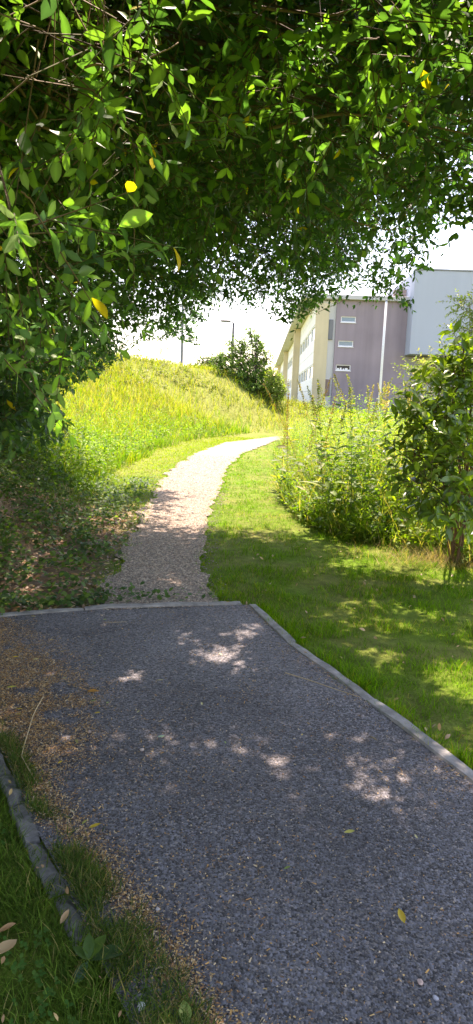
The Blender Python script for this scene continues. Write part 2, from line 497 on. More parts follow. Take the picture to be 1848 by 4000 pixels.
p = rand_in(GRAV, 4100, 4.5, 20, 1.5)
p = p[rng.random(len(p)) < np.interp(p[:, 1], [5, 9, 20], [1, .7, .15])]
g = rng.uniform(.35, 1.5, len(p))[:, None] * np.array([.4, .32, .235]) + rng.normal(0, .018, (len(p), 1)) * np.array([1, -.2, -.6])
a = Acc(); a.add(*chips(p, rng.uniform(.006, .016, len(p)) * np.interp(p[:, 1], [5, 20], [.9, 1.6]), np.clip(g, .03, 1)))
edge = rand_in(np.array([(-3, 5), (.6, 5), (.6, 13), (-3, 13)]), 900)
edge = edge[np.minimum(dist_poly(edge[:, 0], edge[:, 1], PL), dist_poly(edge[:, 0], edge[:, 1], PR) * 1.6) < .3 * rng.random(len(edge))]
ge = rng.uniform(.5, 1.1, len(edge))[:, None] * np.array([.27, .22, .18])
a.add(*chips(edge, rng.uniform(.005, .012, len(edge)), ge, -.01))
tag(obj('gravel', a.mesh('gravel', False), M_STONE), 'loose pinkish grey gravel covering the curving footpath', 'gravel', kind='stuff')

# tan blossom litter: thick along the left edge, thin elsewhere
p = rand_in(ASPH, 34000, 1.0, 5.4); p = p[in_view(p)]
dl = dist_poly(p[:, 0], p[:, 1], LK)
nn = vnoise(p[:, 0], p[:, 1], .45)
bandw = np.interp(p[:, 1], [1.8, 2.6], [.17, .07])
dens = 0.95 * np.exp(-((dl - bandw) / .055) ** 2) + .14 * np.exp(-((dl - bandw - .05) / .09) ** 2) + 0.9 * sstep(-.6, .45, .6 * nn + .8 * vnoise(p[:, 0] + 3, p[:, 1], .14) + .45 * (1 - dl)) * sstep(2.7, 3.05, p[:, 1] + .25 * p[:, 0] + .3) * (1 - sstep(.3, .85, dl)) * (1 - sstep(-.85, -.5, p[:, 0])) + .016 + .03 * sstep(.3, .9, nn) + .02 * sstep(1.2, .3, dl)
dens = dens + .1 * np.exp(-(dist_poly(p[:, 0], p[:, 1], RK) / .06) ** 2) * (nn > -.2)
p = p[rng.random(len(p)) < np.clip(dens, 0, .9)]
k = len(p)
an = rng.uniform(0, 6.28, k)
M = basis(np.stack([np.cos(an), np.sin(an), rng.normal(0, .3, k)], 1), np.stack([rng.normal(0, .4, k), rng.normal(0, .4, k), np.ones(k)], 1),
          np.stack([rng.uniform(.0025, .006, k), rng.uniform(.003, .010, k) * rng.choice([1, 1, 1, 2.2], k), np.full(k, .005)], 1))
PETAL = (np.array([(-.45, 0, 0), (.45, .1, .3), (.35, .9, 0), (-.3, .8, .35)]), np.array([(0, 1, 2), (0, 2, 3)]))
cl = np.array([(.52, .3, .1), (.56, .37, .15), (.36, .19, .075), (.6, .46, .26), (.24, .14, .07)])[rng.integers(0, 5, k)] * rng.uniform(.8, 1.15, (k, 1))
a = Acc(); a.add(*inst(PETAL[0], PETAL[1], M, np.concatenate([p, rng.uniform(.004, .009, (k, 1))], 1), cl))
tag(obj('blossom_litter', a.mesh('blossom_litter', False), M_LITTER), 'tan fallen blossom and leaf crumbs strewn along the left edge of the asphalt', 'litter', kind='stuff')

# ------------------------------------------------------------------ building
rng = np.random.default_rng(102)
VP = ray(1018, 1572)
AZ = math.atan2(VP[0], VP[1])                    # the long facade runs away along this bearing
c_, s_ = math.cos(AZ), math.sin(AZ)
def bl(X_, Y_): return np.array([X_ * c_ + Y_ * s_, -X_ * s_ + Y_ * c_])      # offset across / distance along -> world
BX, BY = 4.0, 50.0
o2 = bl(BX, BY)
bld = empty('school_building', (o2[0], o2[1], 0), -AZ)
tag(bld, 'three storey building with yellow and white wing, purple wall and white overhanging block', 'building')
M_PURPLE = wall_mat('purple_render', (0.295, 0.245, 0.27))
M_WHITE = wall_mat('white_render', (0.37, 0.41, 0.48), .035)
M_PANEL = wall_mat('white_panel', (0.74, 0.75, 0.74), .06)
M_YELLOW = wall_mat('yellow_render', (0.6, 0.51, 0.33), .16)
M_BROWN = wall_mat('brown_render', (0.33, 0.25, 0.22), .15)
M_GREY = wall_mat('grey_metal', (0.25, 0.26, 0.28), .1)
M_ROOF = wall_mat('roof_sheet', (0.5, 0.5, 0.49), .08)
M_FRAME = wall_mat('window_frame', (0.8, 0.8, 0.8), .05)
M_GLASS = glass_mat('window_glass', (0.16, 0.23, 0.28))
M_DARKGL = glass_mat('dark_glass', (0.02, 0.02, 0.025)); M_DARKGL.node_tree.nodes['Principled BSDF'].inputs['IOR'].default_value = 1.3
def bpart(name, mat, *boxes, parent=bld, bevel=0.0, label=None):
    bs = [(x0 - BX, x1 - BX, y0 - BY, y1 - BY, z0, z1) for (x0, x1, y0, y1, z0, z1) in boxes]
    o = obj(name, box_me(name, *bs, bevel=bevel), mat, parent)
    if label: o['label'] = label
    return o
FX = 3.67
ROOF = 8.95
def pz(v, d=50.0): return (1572 - v) / FPX * d + CAM_H + 0.0
# wing facade: panels in three storeys between yellow piers, ribbon windows
PIERS = [50.0, 69.5, 100.0, 138.0]
ENDY = 150.0
bpart('wing_core', M_PANEL, (FX + .25, FX + 12, 50.5, ENDY, 0, ROOF - .05))
bpart('pier', M_YELLOW, (FX - .003, FX + .92, 50.0, 50.45, 0, ROOF - .3), label='broad yellow end pier of the wing')
for py in PIERS[1:]:
    bpart('pier', M_YELLOW, (FX - .62, FX + .05, py, py + .7, 0, ROOF - .1))
rows = [(0.75, 1.75), (3.45, 4.45), (6.2, 7.25)]
for bi in range(len(PIERS)):
    y0 = PIERS[bi] + (.46 if bi == 0 else .72)
    y1 = (PIERS[bi + 1] if bi + 1 < len(PIERS) else ENDY) - .01
    zs = [0.0] + [q for r in rows for q in r] + [ROOF - .06]
    for j in range(0, len(zs), 2):                         # spandrels, each of two panels with a joint
        za, zb = zs[j], zs[j + 1]
        ncol = 3 if bi < 2 else 2
        nr_ = 2 if zb - za > 1.3 else 1
        for r in range(nr_):
            for q in range(ncol):
                ya, yb = y0 + (y1 - y0) * q / ncol, y0 + (y1 - y0) * (q + 1) / ncol
                a0, a1 = za + (zb - za) * r / nr_, za + (zb - za) * (r + 1) / nr_
                bpart('panel', M_PANEL, (FX, FX + .2, ya + .02, yb - .02, a0 + .012, a1 - .012))
    nw = 5 if bi == 0 else 6
    for (za, zb) in rows:
        for q in range(nw):
            ya, yb = y0 + (y1 - y0) * q / nw + .12, y0 + (y1 - y0) * (q + 1) / nw - .12
            wo = bpart('window', M_FRAME, (FX + .03, FX + .16, ya, ya + .14, za, zb), (FX + .03, FX + .16, yb - .14, yb, za, zb),
                       (FX + .03, FX + .16, ya + .14, yb - .14, za, za + .08), (FX + .03, FX + .16, ya + .14, yb - .14, zb - .08, zb))
            bpart('pane', M_GLASS, (FX + .08, FX + .11, ya + .14, yb - .14, za + .08, zb - .08), parent=wo)
            bpart('mullion', M_PANEL, (FX + .005, FX + .2, yb, yb + .235, za, zb), parent=wo)
bpart('roof', M_ROOF, (FX - 1.07, FX + 12.3, 49.9, ENDY + .5, ROOF, ROOF + .32), bevel=.03)
# recess between the wing and the purple block
bpart('return_wall', M_BROWN, (FX + .925, FX + 1.42, 50.6, 51.2, 0, ROOF - .05))
bpart('service_box', M_GREY, (FX + .95, FX + 1.28, 50.38, 50.58, 6.2, 7.6), bevel=.02)
bpart('service_box', M_BROWN, (FX + .95, FX + 1.3, 50.42, 50.57, 2.2, 3.4), bevel=.02)
# purple block with three strip windows
PX0, PX1, PY, PT = 5.12, 10.15, 50.2, 8.92
holes = []
for (u0, v0, u1, v1) in ((1306, 1254, 1364, 1276), (1302, 1343, 1359, 1365), (1298, 1432, 1355, 1454)):
    cxp = ((u0 + u1) / 2 - 1018) / FPX * PY; zc = pz((v0 + v1) / 2 - (0.5 * (u0 + u1) - 1018) * .038, PY)
    holes.append((cxp - .53, cxp + .53, zc - .2, zc + .2))
hx0, hx1 = min(h[0] for h in holes), max(h[1] for h in holes)
bx_ = [(PX0, hx0, PY, PY + .3, 0, PT), (hx1, PX1, PY, PY + .3, 0, PT)]
zprev = 0
for h in sorted(holes, key=lambda q: q[2]):
    bx_.append((hx0, hx1, PY, PY + .3, zprev, h[2]))
    if h[0] > hx0: bx_.append((hx0, h[0], PY, PY + .3, h[2], h[3]))
    if h[1] < hx1: bx_.append((h[1], hx1, PY, PY + .3, h[2], h[3]))
    zprev = h[3]
bx_.append((hx0, hx1, PY, PY + .3, zprev, PT))
bpart('purple_wall', M_PURPLE, *bx_)
bpart('purple_block', M_PURPLE, (PX0 + .01, PX1 + 3, PY + .31, PY + 11, 0, PT - .02))
bpart('coping', M_GREY, (PX0 - .04, PX1, PY - .04, PY + .34, PT + .002, PT + .1))
for i, h in enumerate(holes):
    x0, x1, z0, z1 = h
    wo = bpart('window', M_FRAME, (x0, x0 + .06, PY + .05, PY + .13, z0, z1), (x1 - .06, x1, PY + .05, PY + .13, z0, z1),
               (x0 + .06, x1 - .06, PY + .05, PY + .13, z0, z0 + .07), (x0 + .06, x1 - .06, PY + .05, PY + .13, z1 - .05, z1))
    bpart('pane', M_DARKGL if i == 2 else M_GLASS, (x0 + .06, x1 - .06, PY + .08, PY + .1, z0 + .07, z1 - .05), parent=wo)
    bpart('sill', M_FRAME, (x0 - .03, x1 + .03, PY - .05, PY + .049, z0 - .05, z0 - .003), parent=wo)
    if i == 2:
        for (q0, q1, hh) in ((.1, .24, .09), (.3, .42, .12), (.52, .6, .07), (.66, .86, .1)):
            bpart('paper', M_FRAME, (x0 + q0, x0 + q1, PY + .066, PY + .078, z0 + .075, z0 + .075 + hh), parent=wo)
# lower wall under the white block
bpart('grey_wall', wall_mat('grey_render', (0.3, 0.28, 0.3), .12), (PX1 + .003, 11.45, PY, PY + .3, 0, 5.2), (12.6, 26, PY, PY + .3, 0, 5.2), (11.45, 12.6, PY, PY + .3, 0, 3.3), (11.45, 12.6, PY, PY + .3, 4.95, 5.2))
wo = bpart('window', M_GREY, (11.45, 11.52, PY + .06, PY + .14, 3.3, 4.95), (12.53, 12.6, PY + .06, PY + .14, 3.3, 4.95), (11.52, 12.53, PY + .06, PY + .14, 3.3, 3.37), (11.52, 12.53, PY + .06, PY + .14, 4.88, 4.95))
bpart('pane', M_DARKGL, (11.52, 12.53, PY + .09, PY + .11, 3.37, 4.88), parent=wo)
# white overhanging block
WY = 48.6
WX0 = (1566 - 1018) / FPX * WY + .12
WZ0, WZ1 = pz(1372, WY), pz(1066, WY)
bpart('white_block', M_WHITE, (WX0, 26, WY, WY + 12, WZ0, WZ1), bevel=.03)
bpart('coping', M_GREY, (WX0 - .04, 26.05, WY - .05, WY + .35, WZ1 + .003, WZ1 + .1))
wo = bpart('window', M_FRAME, (WX0 + 4.55, WX0 + 6.2, WY - .05, WY - .004, WZ0 + 2.4, WZ0 + 3.7))
bpart('pane', M_GLASS, (WX0 + 4.65, WX0 + 6.1, WY - .07, WY - .052, WZ0 + 2.5, WZ0 + 3.6), parent=wo)
bpart('roof_parapet', M_BROWN, (PX1 - .9, WX0 + .3, PY + 1.0, PY + 1.4, PT, PT + 1.0))
for q in range(4):
    bpart('railing', M_GREY, (PX1 - .9, WX0, PY + .5, PY + .53, PT + .1 + .28 * q, PT + .13 + .28 * q))

# ------------------------------------------------------------------ poles
rng = np.random.default_rng(103)
M_GALV = col_mat('galvanised', 0.5, 12, 0.1, color=(0.2, 0.205, 0.21), metallic=.1)
M_LAMP = col_mat('lamp_paint', 0.5, 12, 0.1, color=(0.05, 0.053, 0.055))
M_PALEPOLE = col_mat('pale_pole', 0.5, 8, 0.06, color=(0.68, 0.68, 0.64))
def pole_me(name, r0, r1, h, sides=14, z0=0):
    V, F = tube([(0, 0, z0), (0, 0, z0 + h * .5), (0, 0, z0 + h)], [r0, (r0 + r1) / 2, r1], sides)
    return mesh_np(name, V, F)
# lamp standing behind the hill shrub
q = P(912, 1262, 52.0); gz = float(height(q[0], q[1]))
lt = empty('street_lamp', (q[0], q[1], gz)); tag(lt, 'slim street lamp with a flat head rising behind the hill shrub', 'street lamp')
H = q[2] - gz
obj('post', pole_me('post', .11, .085, H), M_LAMP, lt)
V, F = tube([(0, 0, H - .02), (-.12, 0, H + .07), (-.3, 0, H + .1)], [.045, .045, .045], 8)
obj('arm', mesh_np('arm', V, F), M_LAMP, lt)
hd = obj('lamp_head', box_me('lamp_head', (-.98, -.24, -.16, .16, H + .06, H + .2), bevel=.045), M_LAMP, lt)
obj('diffuser', box_me('diffuser', (-.9, -.45, -.12, .12, H + .035, H + .058)), M_FRAME, hd)
# grey post on the crest, its head lost in the tree
q = P(709, 1440, 47.0); gz = float(height(q[0], q[1]))
lp = empty('grey_post', (q[0], q[1], gz)); tag(lp, 'plain grey lamp post on the grassy crest, its top lost in the leaves', 'post')
obj('shaft', pole_me('shaft', .1, .08, 5.6), M_GALV, lp)
obj('base_sleeve', pole_me('base_sleeve', .1, .1, .7), M_GALV, lp)
V, F = tube([(0, 0, 5.55), (-.3, .05, 5.75), (-.8, .1, 5.8)], [.055, .05, .045], 8); obj('arm', mesh_np('arm', V, F), M_GALV, lp)
obj('lamp_head', box_me('lamp_head', (-1.4, -.75, -.05, .25, 5.74, 5.87), bevel=.04), M_GALV, lp)
# pale pole before the purple wall
q = P(1488, 1480, 40.0)
pp = empty('pale_pole', (q[0], q[1], 0)); tag(pp, 'tall pale round pole standing in front of the purple wall', 'pole')
obj('shaft', pole_me('shaft', .08, .06, 7.6, 18), M_PALEPOLE, pp)
obj('cap', pole_me('cap', .068, .03, .12, 18, 7.6), M_GALV, pp)
obj('base_plate', box_me('base_plate', (-.2, .2, -.2, .2, 0, .03), bevel=.01), M_GALV, pp)

# ------------------------------------------------------------------ foliage generator
rng = np.random.default_rng(104)
def twig_leaves(p0, d, L, nodes, ll, droop=0.25, per=2, spread=0.9, flat=0.6, young_sun_tint=None):
    """twigs (k) -> leaf arrays (T, axis, normal, length, tipness) and twig segment ends"""
    k = len(p0)
    t = (np.arange(nodes) + 0.8) / (nodes - 0.1)
    t = np.clip(t, 0, 1)
    d = nz(d)
    g = np.array([0, 0, -1.0])
    pos = p0[:, None] + d[:, None] * (L[:, None, None] * t[None, :, None]) + g * (droop * (L[:, None, None] * t[None, :, None]) ** 2 / np.maximum(L[:, None, None], .01))
    tang = nz(d[:, None] + g * (2 * droop * t[None, :, None]))
    ref = nz(rng.normal(0, 1, (k, 3)))
    a = nz(np.cross(d, ref)); b = np.cross(d, a)
    out_T, out_A, out_N, out_S, out_t = [], [], [], [], []
    for j in range(per):
        ang = np.arange(nodes)[None] * (np.pi / 2 if per == 2 else 2.4) + j * (2 * np.pi / per) + rng.normal(0, .3, (k, nodes))
        sd_ = a[:, None] * np.cos(ang)[..., None] + b[:, None] * np.sin(ang)[..., None]
        sp = spread * (1.15 - .55 * t)[None, :, None]
        ax = nz(tang * .65 + sd_ * sp + g * .22 + rng.normal(0, .16, (k, nodes, 3)))
        nr = nz(np.array([0, 0, 1.0]) * flat + tang * .3 - sd_ * .2 + rng.normal(0, .35, (k, nodes, 3)))
        s = ll * rng.uniform(.55, 1.2, (k, nodes)) * (1.05 - .35 * t[None] ** 3)
        out_T.append(pos); out_A.append(ax); out_N.append(nr); out_S.append(s); out_t.append(np.repeat(t[None], k, 0))
    c = lambda z: np.concatenate([q.reshape(-1, *q.shape[2:]) for q in z])
    return c(out_T), c(out_A), c(out_N), c(out_S), c(out_t), pos[:, -1]
def twig_stems(p0, mid, p1, r, C):
    k = len(p0)
    V = np.zeros((k, 6, 3))
    for i, (p, s) in enumerate(((p0, 1.0), (p1, .35))):
        dirn = nz(p1 - p0); ref = np.array([0.31, .52, .79]); x = nz(np.cross(dirn, ref)); y = np.cross(dirn, x)
        for q in range(3):
            V[:, i * 3 + q] = p + (math.cos(q * 2.094) * x + math.sin(q * 2.094) * y) * (r * s)[:, None]
    f = []
    for i in (0,):
        for q in range(3):
            e = (q + 1) % 3
            f += [(i * 3 + q, i * 3 + e, i * 3 + 3 + e), (i * 3 + q, i * 3 + 3 + e, i * 3 + 3 + q)]
    F = (np.array(f)[None] + (np.arange(k) * 6)[:, None, None]).reshape(-1, 3)
    return V.reshape(-1, 3), F, np.repeat(C, 6, 0)
def mix_cols(k, pal, wts, jit=.15):
    pal = np.array(pal); i = rng.choice(len(pal), k, p=np.array(wts) / sum(wts))
    return np.clip(pal[i] * rng.uniform(1 - jit, 1 + jit, (k, 1)), .002, 1)
_leafvar = {}
def leaf_objects(key, tv, tf, T, M, C, mat, parent, name='leaf'):
    """separate leaf objects sharing a few meshes"""
    pm = o_mats.get(parent.name, Matrix()).inverted()
    for i in range(len(T)):
        qc = tuple(np.round(np.array(C[i]) * 12) / 12 * 1.0) if False else None
        ci = int(np.clip(round(C[i][1] / .045), 1, 9)); ri = int(np.clip(round(C[i][0] / max(C[i][1], .01) * 4), 0, 8))
        kk = (key, ci, ri)
        if kk not in _leafvar:
            nv_ = len(tv); shd = np.full(nv_, .92); shd[0] = 1.35; shd[2::3] = 1.35; me = mesh_np(name, tv, tf, np.array(C[i])[None] * shd[:, None]); me.materials.append(mat); _leafvar[kk] = me
        o = bpy.data.objects.new(name, _leafvar[kk]); COL.objects.link(o); o.parent = parent
        m4 = Matrix([[*M[i][0], T[i][0]], [*M[i][1], T[i][1]], [*M[i][2], T[i][2]], [0, 0, 0, 1]])
        o.matrix_basis = pm @ m4
def split_big(T, S, n=300, maxd=None):
    """indices of the n leaves that show largest in the photo, and the rest"""
    u, v, d = project(T)
    ok = (d > .4) & (u > 0) & (u < 1848) & (v > 0) & (v < 4000)
    score = np.where(ok, S / np.maximum(d, .1), 0)
    o = np.argsort(-score)
    o = o[:n][score[o[:n]] > 0]
    m = np.zeros(len(T), bool); m[o] = True
    return m
def grow_branches(acc, root, clumps, ngroup, r0, C, fork):
    cs = np.array([c[:3] for c in clumps])
    cen = cs[rng.choice(len(cs), ngroup, replace=False)]
    for _ in range(6):
        lab = np.argmin(((cs[:, None] - cen[None]) ** 2).sum(-1), 1)
        cen = np.array([cs[lab == i].mean(0) if (lab == i).any() else cen[i] for i in range(ngroup)])
    def curve(a, b, lift, n=7):
        m = (a + b) / 2 + np.array([0, 0, lift]) + rng.normal(0, .1, 3) * np.linalg.norm(b - a) * .5
        t = np.linspace(0, 1, n)[:, None]
        return (1 - t) ** 2 * a + 2 * t * (1 - t) * m + t * t * b
    for i in range(ngroup):
        limb = curve(fork, cen[i], .35, 9)
        acc.add(*tube(limb, np.linspace(r0 * .55, r0 * .05, 9), 7), C)
        for c in cs[lab == i]:
            j = rng.integers(3, 8); rj = min(r0 * .13, r0 * (.55 - .0625 * j))
            b = curve(limb[j], c, .12, 6)
            acc.add(*tube(b, np.linspace(rj if np.linalg.norm(c) > 3.2 else rj * .5, r0 * .03, 6), 5), C)

# ------------------------------------------------------------------ the two overhanging trees
rng = np.random.default_rng(105)
K = 1848 / 1190.0
POLY = [(x * K, y * K) for x, y in [(-400, 1175), (0, 1165), (80, 1130), (180, 1120), (195, 1080), (120, 1035), (140, 1000), (230, 965), (265, 925), (330, 885), (430, 850), (500, 888), (507, 862), (478, 825),
        (530, 795), (560, 768), (600, 772), (640, 797), (690, 795), (712, 835), (735, 852), (762, 795), (812, 805), (832, 757), (900, 770), (955, 775), (1010, 795), (1045, 806), (1050, 700), (1132, 628),
        (1072, 600), (1110, 590), (1150, 545), (1190, 600), (1500, 560), (1500, -900), (-400, -900)]]
PAL = [(.043, .1, .04), (.064, .15, .052), (.098, .205, .06), (.175, .31, .06), (.055, .12, .075), (.65, .45, .03)]
WT = [3, 4, 2.6, 1.1, 1.5, .03]
WTY = [.5, 1.5, 3, 4, .5, .12]  # lighter young-leaf mix, also painting sunlight onto the near sprays
def vis_ok(p):
    u, v, d = project(p)
    infr = (d > .3) & (u > -500) & (u < 2350) & (v > -800)
    return ~infr | in_poly(u, v, POLY)
SV = np.array(S)
GAPS = [np.array([*G(u, v), r]) for (u, v, r) in ((880, 2565, .1), (960, 2470, .05), (800, 2560, .04), (520, 2645, .03), (1490, 3085, .03), (1660, 2360, .16), (1820, 2650, .2), (1500, 2570, .06))]
sprays = [np.array([*P(u, v, d), r]) for (u, v, d, r) in ((300, 170, 1.7, .17), (560, 250, 1.75, .17), (40, 840, 1.5, .14), (170, 1080, 2.2, .16), (140, 1350, 2.2, .16), (1180, 360, 2.5, .15), (1640, 180, 2.3, .22))]
def make_tree(name, label, clumps, base, fork, r0, ngroup, hidf, twigs_per, ll, nbig):
    root = empty(name, base); tag(root, label, 'tree')
    base = np.array(base, float); fork = np.array(fork, float)
    wood = Acc(); bark = np.array((.13, .1, .065))
    tr = Acc()
    for dx, dy, f in ((0, 0, 1.0), (.25, .3, .7), (-.2, .45, .6)):
        pts = np.linspace(0, 1, 8)[:, None] * (fork - base) + base + np.array([dx, dy, 0]) * (1 - np.linspace(0, 1, 8)[:, None])
        pts[:, :2] += .05 * np.sin(np.linspace(0, 5, 8) + dx * 9)[:, None]
        pts[0, 2] -= .1
        tr.add(*tube(pts, np.linspace(r0, r0 * .6, 8) * f, 9), bark)
    grow_branches(wood, base, clumps, ngroup, r0, bark, fork)
    LT, LA, LN, LS, LC, LITE = [], [], [], [], [], []
    tw = Acc()
    for c in clumps:
        cen, r, kind = np.array(c[:3]), c[3], c[4]
        n = int(twigs_per * (r / .45) ** 2 * c[5])
        u_, v_, d_ = project(cen[None]); hid = (kind == 0) and (cen[2] > 4.3 or d_[0] < .4 or u_[0] < -250 or u_[0] > 2100 or v_[0] < -350)
        if hid: n = int(n * hidf)  # unseen twigs added, their leaves enlarged below, to thicken the ground shade
        dirs = nz(rng.normal(0, 1, (n, 3)) + np.array([0, 0, -.1]))
        p0 = cen + dirs * r * (rng.uniform(0, 1, (n, 1)) ** .6) * np.array([1, 1, .75])
        d = nz(dirs * .8 + rng.normal(0, .55, (n, 3)) + np.array([0, -.15, .1]))
        L = rng.uniform(.14, .36, n) * (1.35 if hid else 1)
        tip = p0 + d * L[:, None]
        ok = vis_ok(tip - np.array([0, 0, .05])) & vis_ok(p0 - np.array([0, 0, .03])) & (np.linalg.norm(tip - np.array([0, 0, CAM_H]), axis=1) > 1.25)
        u, v, dd = project(tip)
        sparse = (u > 1250) & (v > 250) & (v < 1120) & (dd > 0)
        ok &= ~sparse | (rng.random(n) < np.interp(u, [1250, 1800], [.9, .5]))
        p0, d, L = p0[ok], d[ok], L[ok]
        if not len(p0): continue
        T, A, Nn, Sz, t, end = twig_leaves(p0, d, L, 5 if not hid else 4, ll * (2.35 if hid else 1), per=2)
        young_sun_tint = kind == 2  # near sprays: young-leaf colours with sunlight painted in
        C = mix_cols(len(T), PAL, WTY if young_sun_tint else WT)
        C *= rng.uniform(.8, 1.2) * (1.12 if young_sun_tint else 1)
        new = (t > .75) & (rng.random(len(T)) < (.5 if young_sun_tint else .25))
        C[new] = C[new] * np.array([1.35, 1.4, 1.1])
        if hid:
            uu, vv, dd = project(T); inside = ((dd > .2) & (dd < 3.0) & (uu > -450) & (uu < 2300) & (vv > -480)) | ((dd >= 3.0) & (dd < 5) & (uu > -150) & (uu < 2000) & (vv > -120))
            T, A, Nn, Sz, C = T[~inside], A[~inside], Nn[~inside], Sz[~inside], C[~inside]
        LT.append(T); LA.append(A); LN.append(Nn); LS.append(Sz); LC.append(C); LITE.append(np.full(len(T), hid))
        if not hid: tw.add(*twig_stems(p0, (p0 + end) / 2 + np.array([0, 0, .01]), end, np.full(len(p0), .0026), mix_cols(len(p0), [(.16, .12, .07), (.1, .1, .04)], [2, 1])))
    T, A, Nn, Sz, C, hid = map(np.concatenate, (LT, LA, LN, LS, LC, LITE))
    for sp in sprays + GAPS:                                  # leaves cut away along the sun ray to light the sprays and ground flecks
        rel_ = T - sp[:3]; t_ = rel_ @ SV
        cut = (t_ > .22) & (np.linalg.norm(rel_ - t_[:, None] * SV, axis=1) < sp[3] + .12 * hid)
        T, A, Nn, Sz, C, hid = T[~cut], A[~cut], Nn[~cut], Sz[~cut], C[~cut], hid[~cut]
    big = split_big(T, Sz, nbig)
    M = basis(A, Nn, np.stack([Sz * rng.uniform(.75, 1.3, len(Sz)), Sz, Sz * rng.uniform(-.3, 1.9, len(Sz))], 1))
    fo = Acc()
    hid = hid | (project(T)[2] > 5.5)
    s = ~big & ~hid; fo.add(*inst(*LEAF8, M[s], T[s], C[s], np.array([1.2, .93, 1.2, .93, .93, 1.2, .93, 1])))
    s = ~big & hid; fo.add(*inst(*LEAF4, M[s], T[s], C[s]))
    loc = np.array(base)
    def rel(acc):
        acc.V = [q - loc for q in acc.V]; return acc
    obj('trunk', rel(tr).mesh('trunk'), M_BARK, root)
    obj('branches', rel(wood).mesh('branches'), M_BARK, root)
    tag(obj('twigs', rel(tw).mesh('twigs'), M_TWIG, root), kind='stuff')
    tag(obj('foliage', rel(fo).mesh('foliage'), M_TREE, root), kind='stuff')
    leaf_objects('tree', *LEAFHI, T[big], M[big], C[big], M_TREE, root)
    # flower panicles at the right-hand side
    print(name, 'leaves', len(T))
    return root, T
def sample_clumps(n, box, accept, rmin, rmax):
    out = []
    tries = 0
    while len(out) < n and tries < 60:
        tries += 1
        p = rng.uniform(box[0], box[1], (600, 3))
        r = rng.uniform(rmin, rmax, 600)
        ok = accept(p, r) & vis_ok(p) & vis_ok(p - np.stack([0 * r, 0 * r, r * .55], 1)) & vis_ok(p + np.stack([r * .5, 0 * r, -r * .2], 1))
        for q, rr in zip(p[ok], r[ok]):
            if all(np.linalg.norm(q - o[:3]) > (.55 * (rr + o[3])) for o in out):
                out.append((*q, rr, 0, 1.0))
                if len(out) >= n: break
    print('clumps', len(out))
    return out
def acc_a(p, r):
    x, y, z = p.T
    zb = np.interp(x, [-1.5, -.75], [1.55, 2.5]) + .12 * vnoise(x, y, 1.0) + np.maximum(0, .14 * (y - 6.5))
    ztop = 5.0 - .06 * (x + .5) ** 2
    xm = np.interp(y, [.7, 2, 3, 6, 8, 10.5], [1.6, 2.3, 2.5, 2.5, 2.2, 1.2])
    zb = np.where(x > 1.7, np.maximum(zb, 3.1), zb)
    return (z - r * .5 > zb) & (z < ztop) & (x < xm) & (np.linalg.norm(p - np.array([0, 0, CAM_H]), axis=1) - r > 1.15) & ~((x < -1.0) & (y > 6.2))
ca = sample_clumps(390, ([-3.4, .7, 1.3], [2.6, 10.5, 5.0]), acc_a, .3, .52)
for (u, v, d, r, f) in ((230, 90, 1.75, .17, 1.0), (330, 210, 1.65, .16, 1.2), (560, 250, 1.75, .14, .9), (380, 520, 2.0, .2, 1.0), (430, 420, 1.9, .16, 1), (130, 330, 1.9, .2, .8), (40, 800, 1.5, .13, .9), (60, 920, 1.6, .1, .7),
                        (120, 1050, 2.1, .2, 1), (230, 1090, 2.3, .15, 1), (90, 1370, 2.1, .16, 1.0), (200, 1320, 2.3, .15, .8), (1150, 330, 2.6, .22, 1), (1260, 420, 2.5, .18, 1), (1500, 120, 2.2, .2, 1), (1650, 200, 2.3, .22, .9), (1800, 330, 2.6, .25, .9), (1050, 120, 2.4, .2, 1),
                        (60, 40, 2.6, .3, 1.0), (130, 230, 2.7, .3, 1.0), (40, 420, 2.5, .28, 1.0), (230, 330, 2.8, .3, 1.0), (330, 40, 2.6, .3, 1.0), (500, 90, 2.7, .3, 1.0), (60, 640, 2.5, .25, 1.0), (200, 620, 2.9, .3, 1.0), (800, 780, 3.3, .25, .8), (1000, 760, 3.2, .25, .8), (1130, 620, 2.9, .22, .8), (620, 540, 2.6, .22, .8), (1620, 1010, 5.2, .25, 1), (1560, 1190, 5.4, .22, 1), (1780, 480, 2.9, .25, .8), (1800, 700, 3.6, .3, .8), (1700, 620, 3.4, .25, .7), (1790, 850, 4.0, .22, .7), (1690, 900, 4.4, .25, .8), (1240, 1230, 6.0, .25, 1.2), (1130, 1270, 6.0, .16, 1.2), (880, 1190, 6.8, .2, 1)):
    ca.append((*P(u, v, d), r, 2 if d < 2.7 else 1, f * 1.5))
treeA, TA = make_tree('privet_tree', 'big evergreen tree arching its leafy branches over the asphalt path', ca, (-2.9, 2.6, float(height(-2.9, 2.6))), (-2.3, 3.0, 2.9), .06, 16, 2.5, 58, .068, 300)
def acc_b(p, r):
    x, y, z = p.T
    g = height(x, y)
    zb = np.interp(x, [-2.4, -1.3], [0, 2.2]) + .1 * vnoise(x, y, 1.0)
    zb = np.maximum(zb, g + .35)
    return (z - r * .5 > zb) & (z < 5.6 - .1 * (x + 3) ** 2) & (x < np.interp(y, [5, 9, 13.8], [-1.0, -.6, -.5])) & (y > 5.2 + .25 * (x + 3))
cb = sample_clumps(230, ([-5, 4.5, .4], [-.4, 13.8, 5.6]), acc_b, .32, .55)
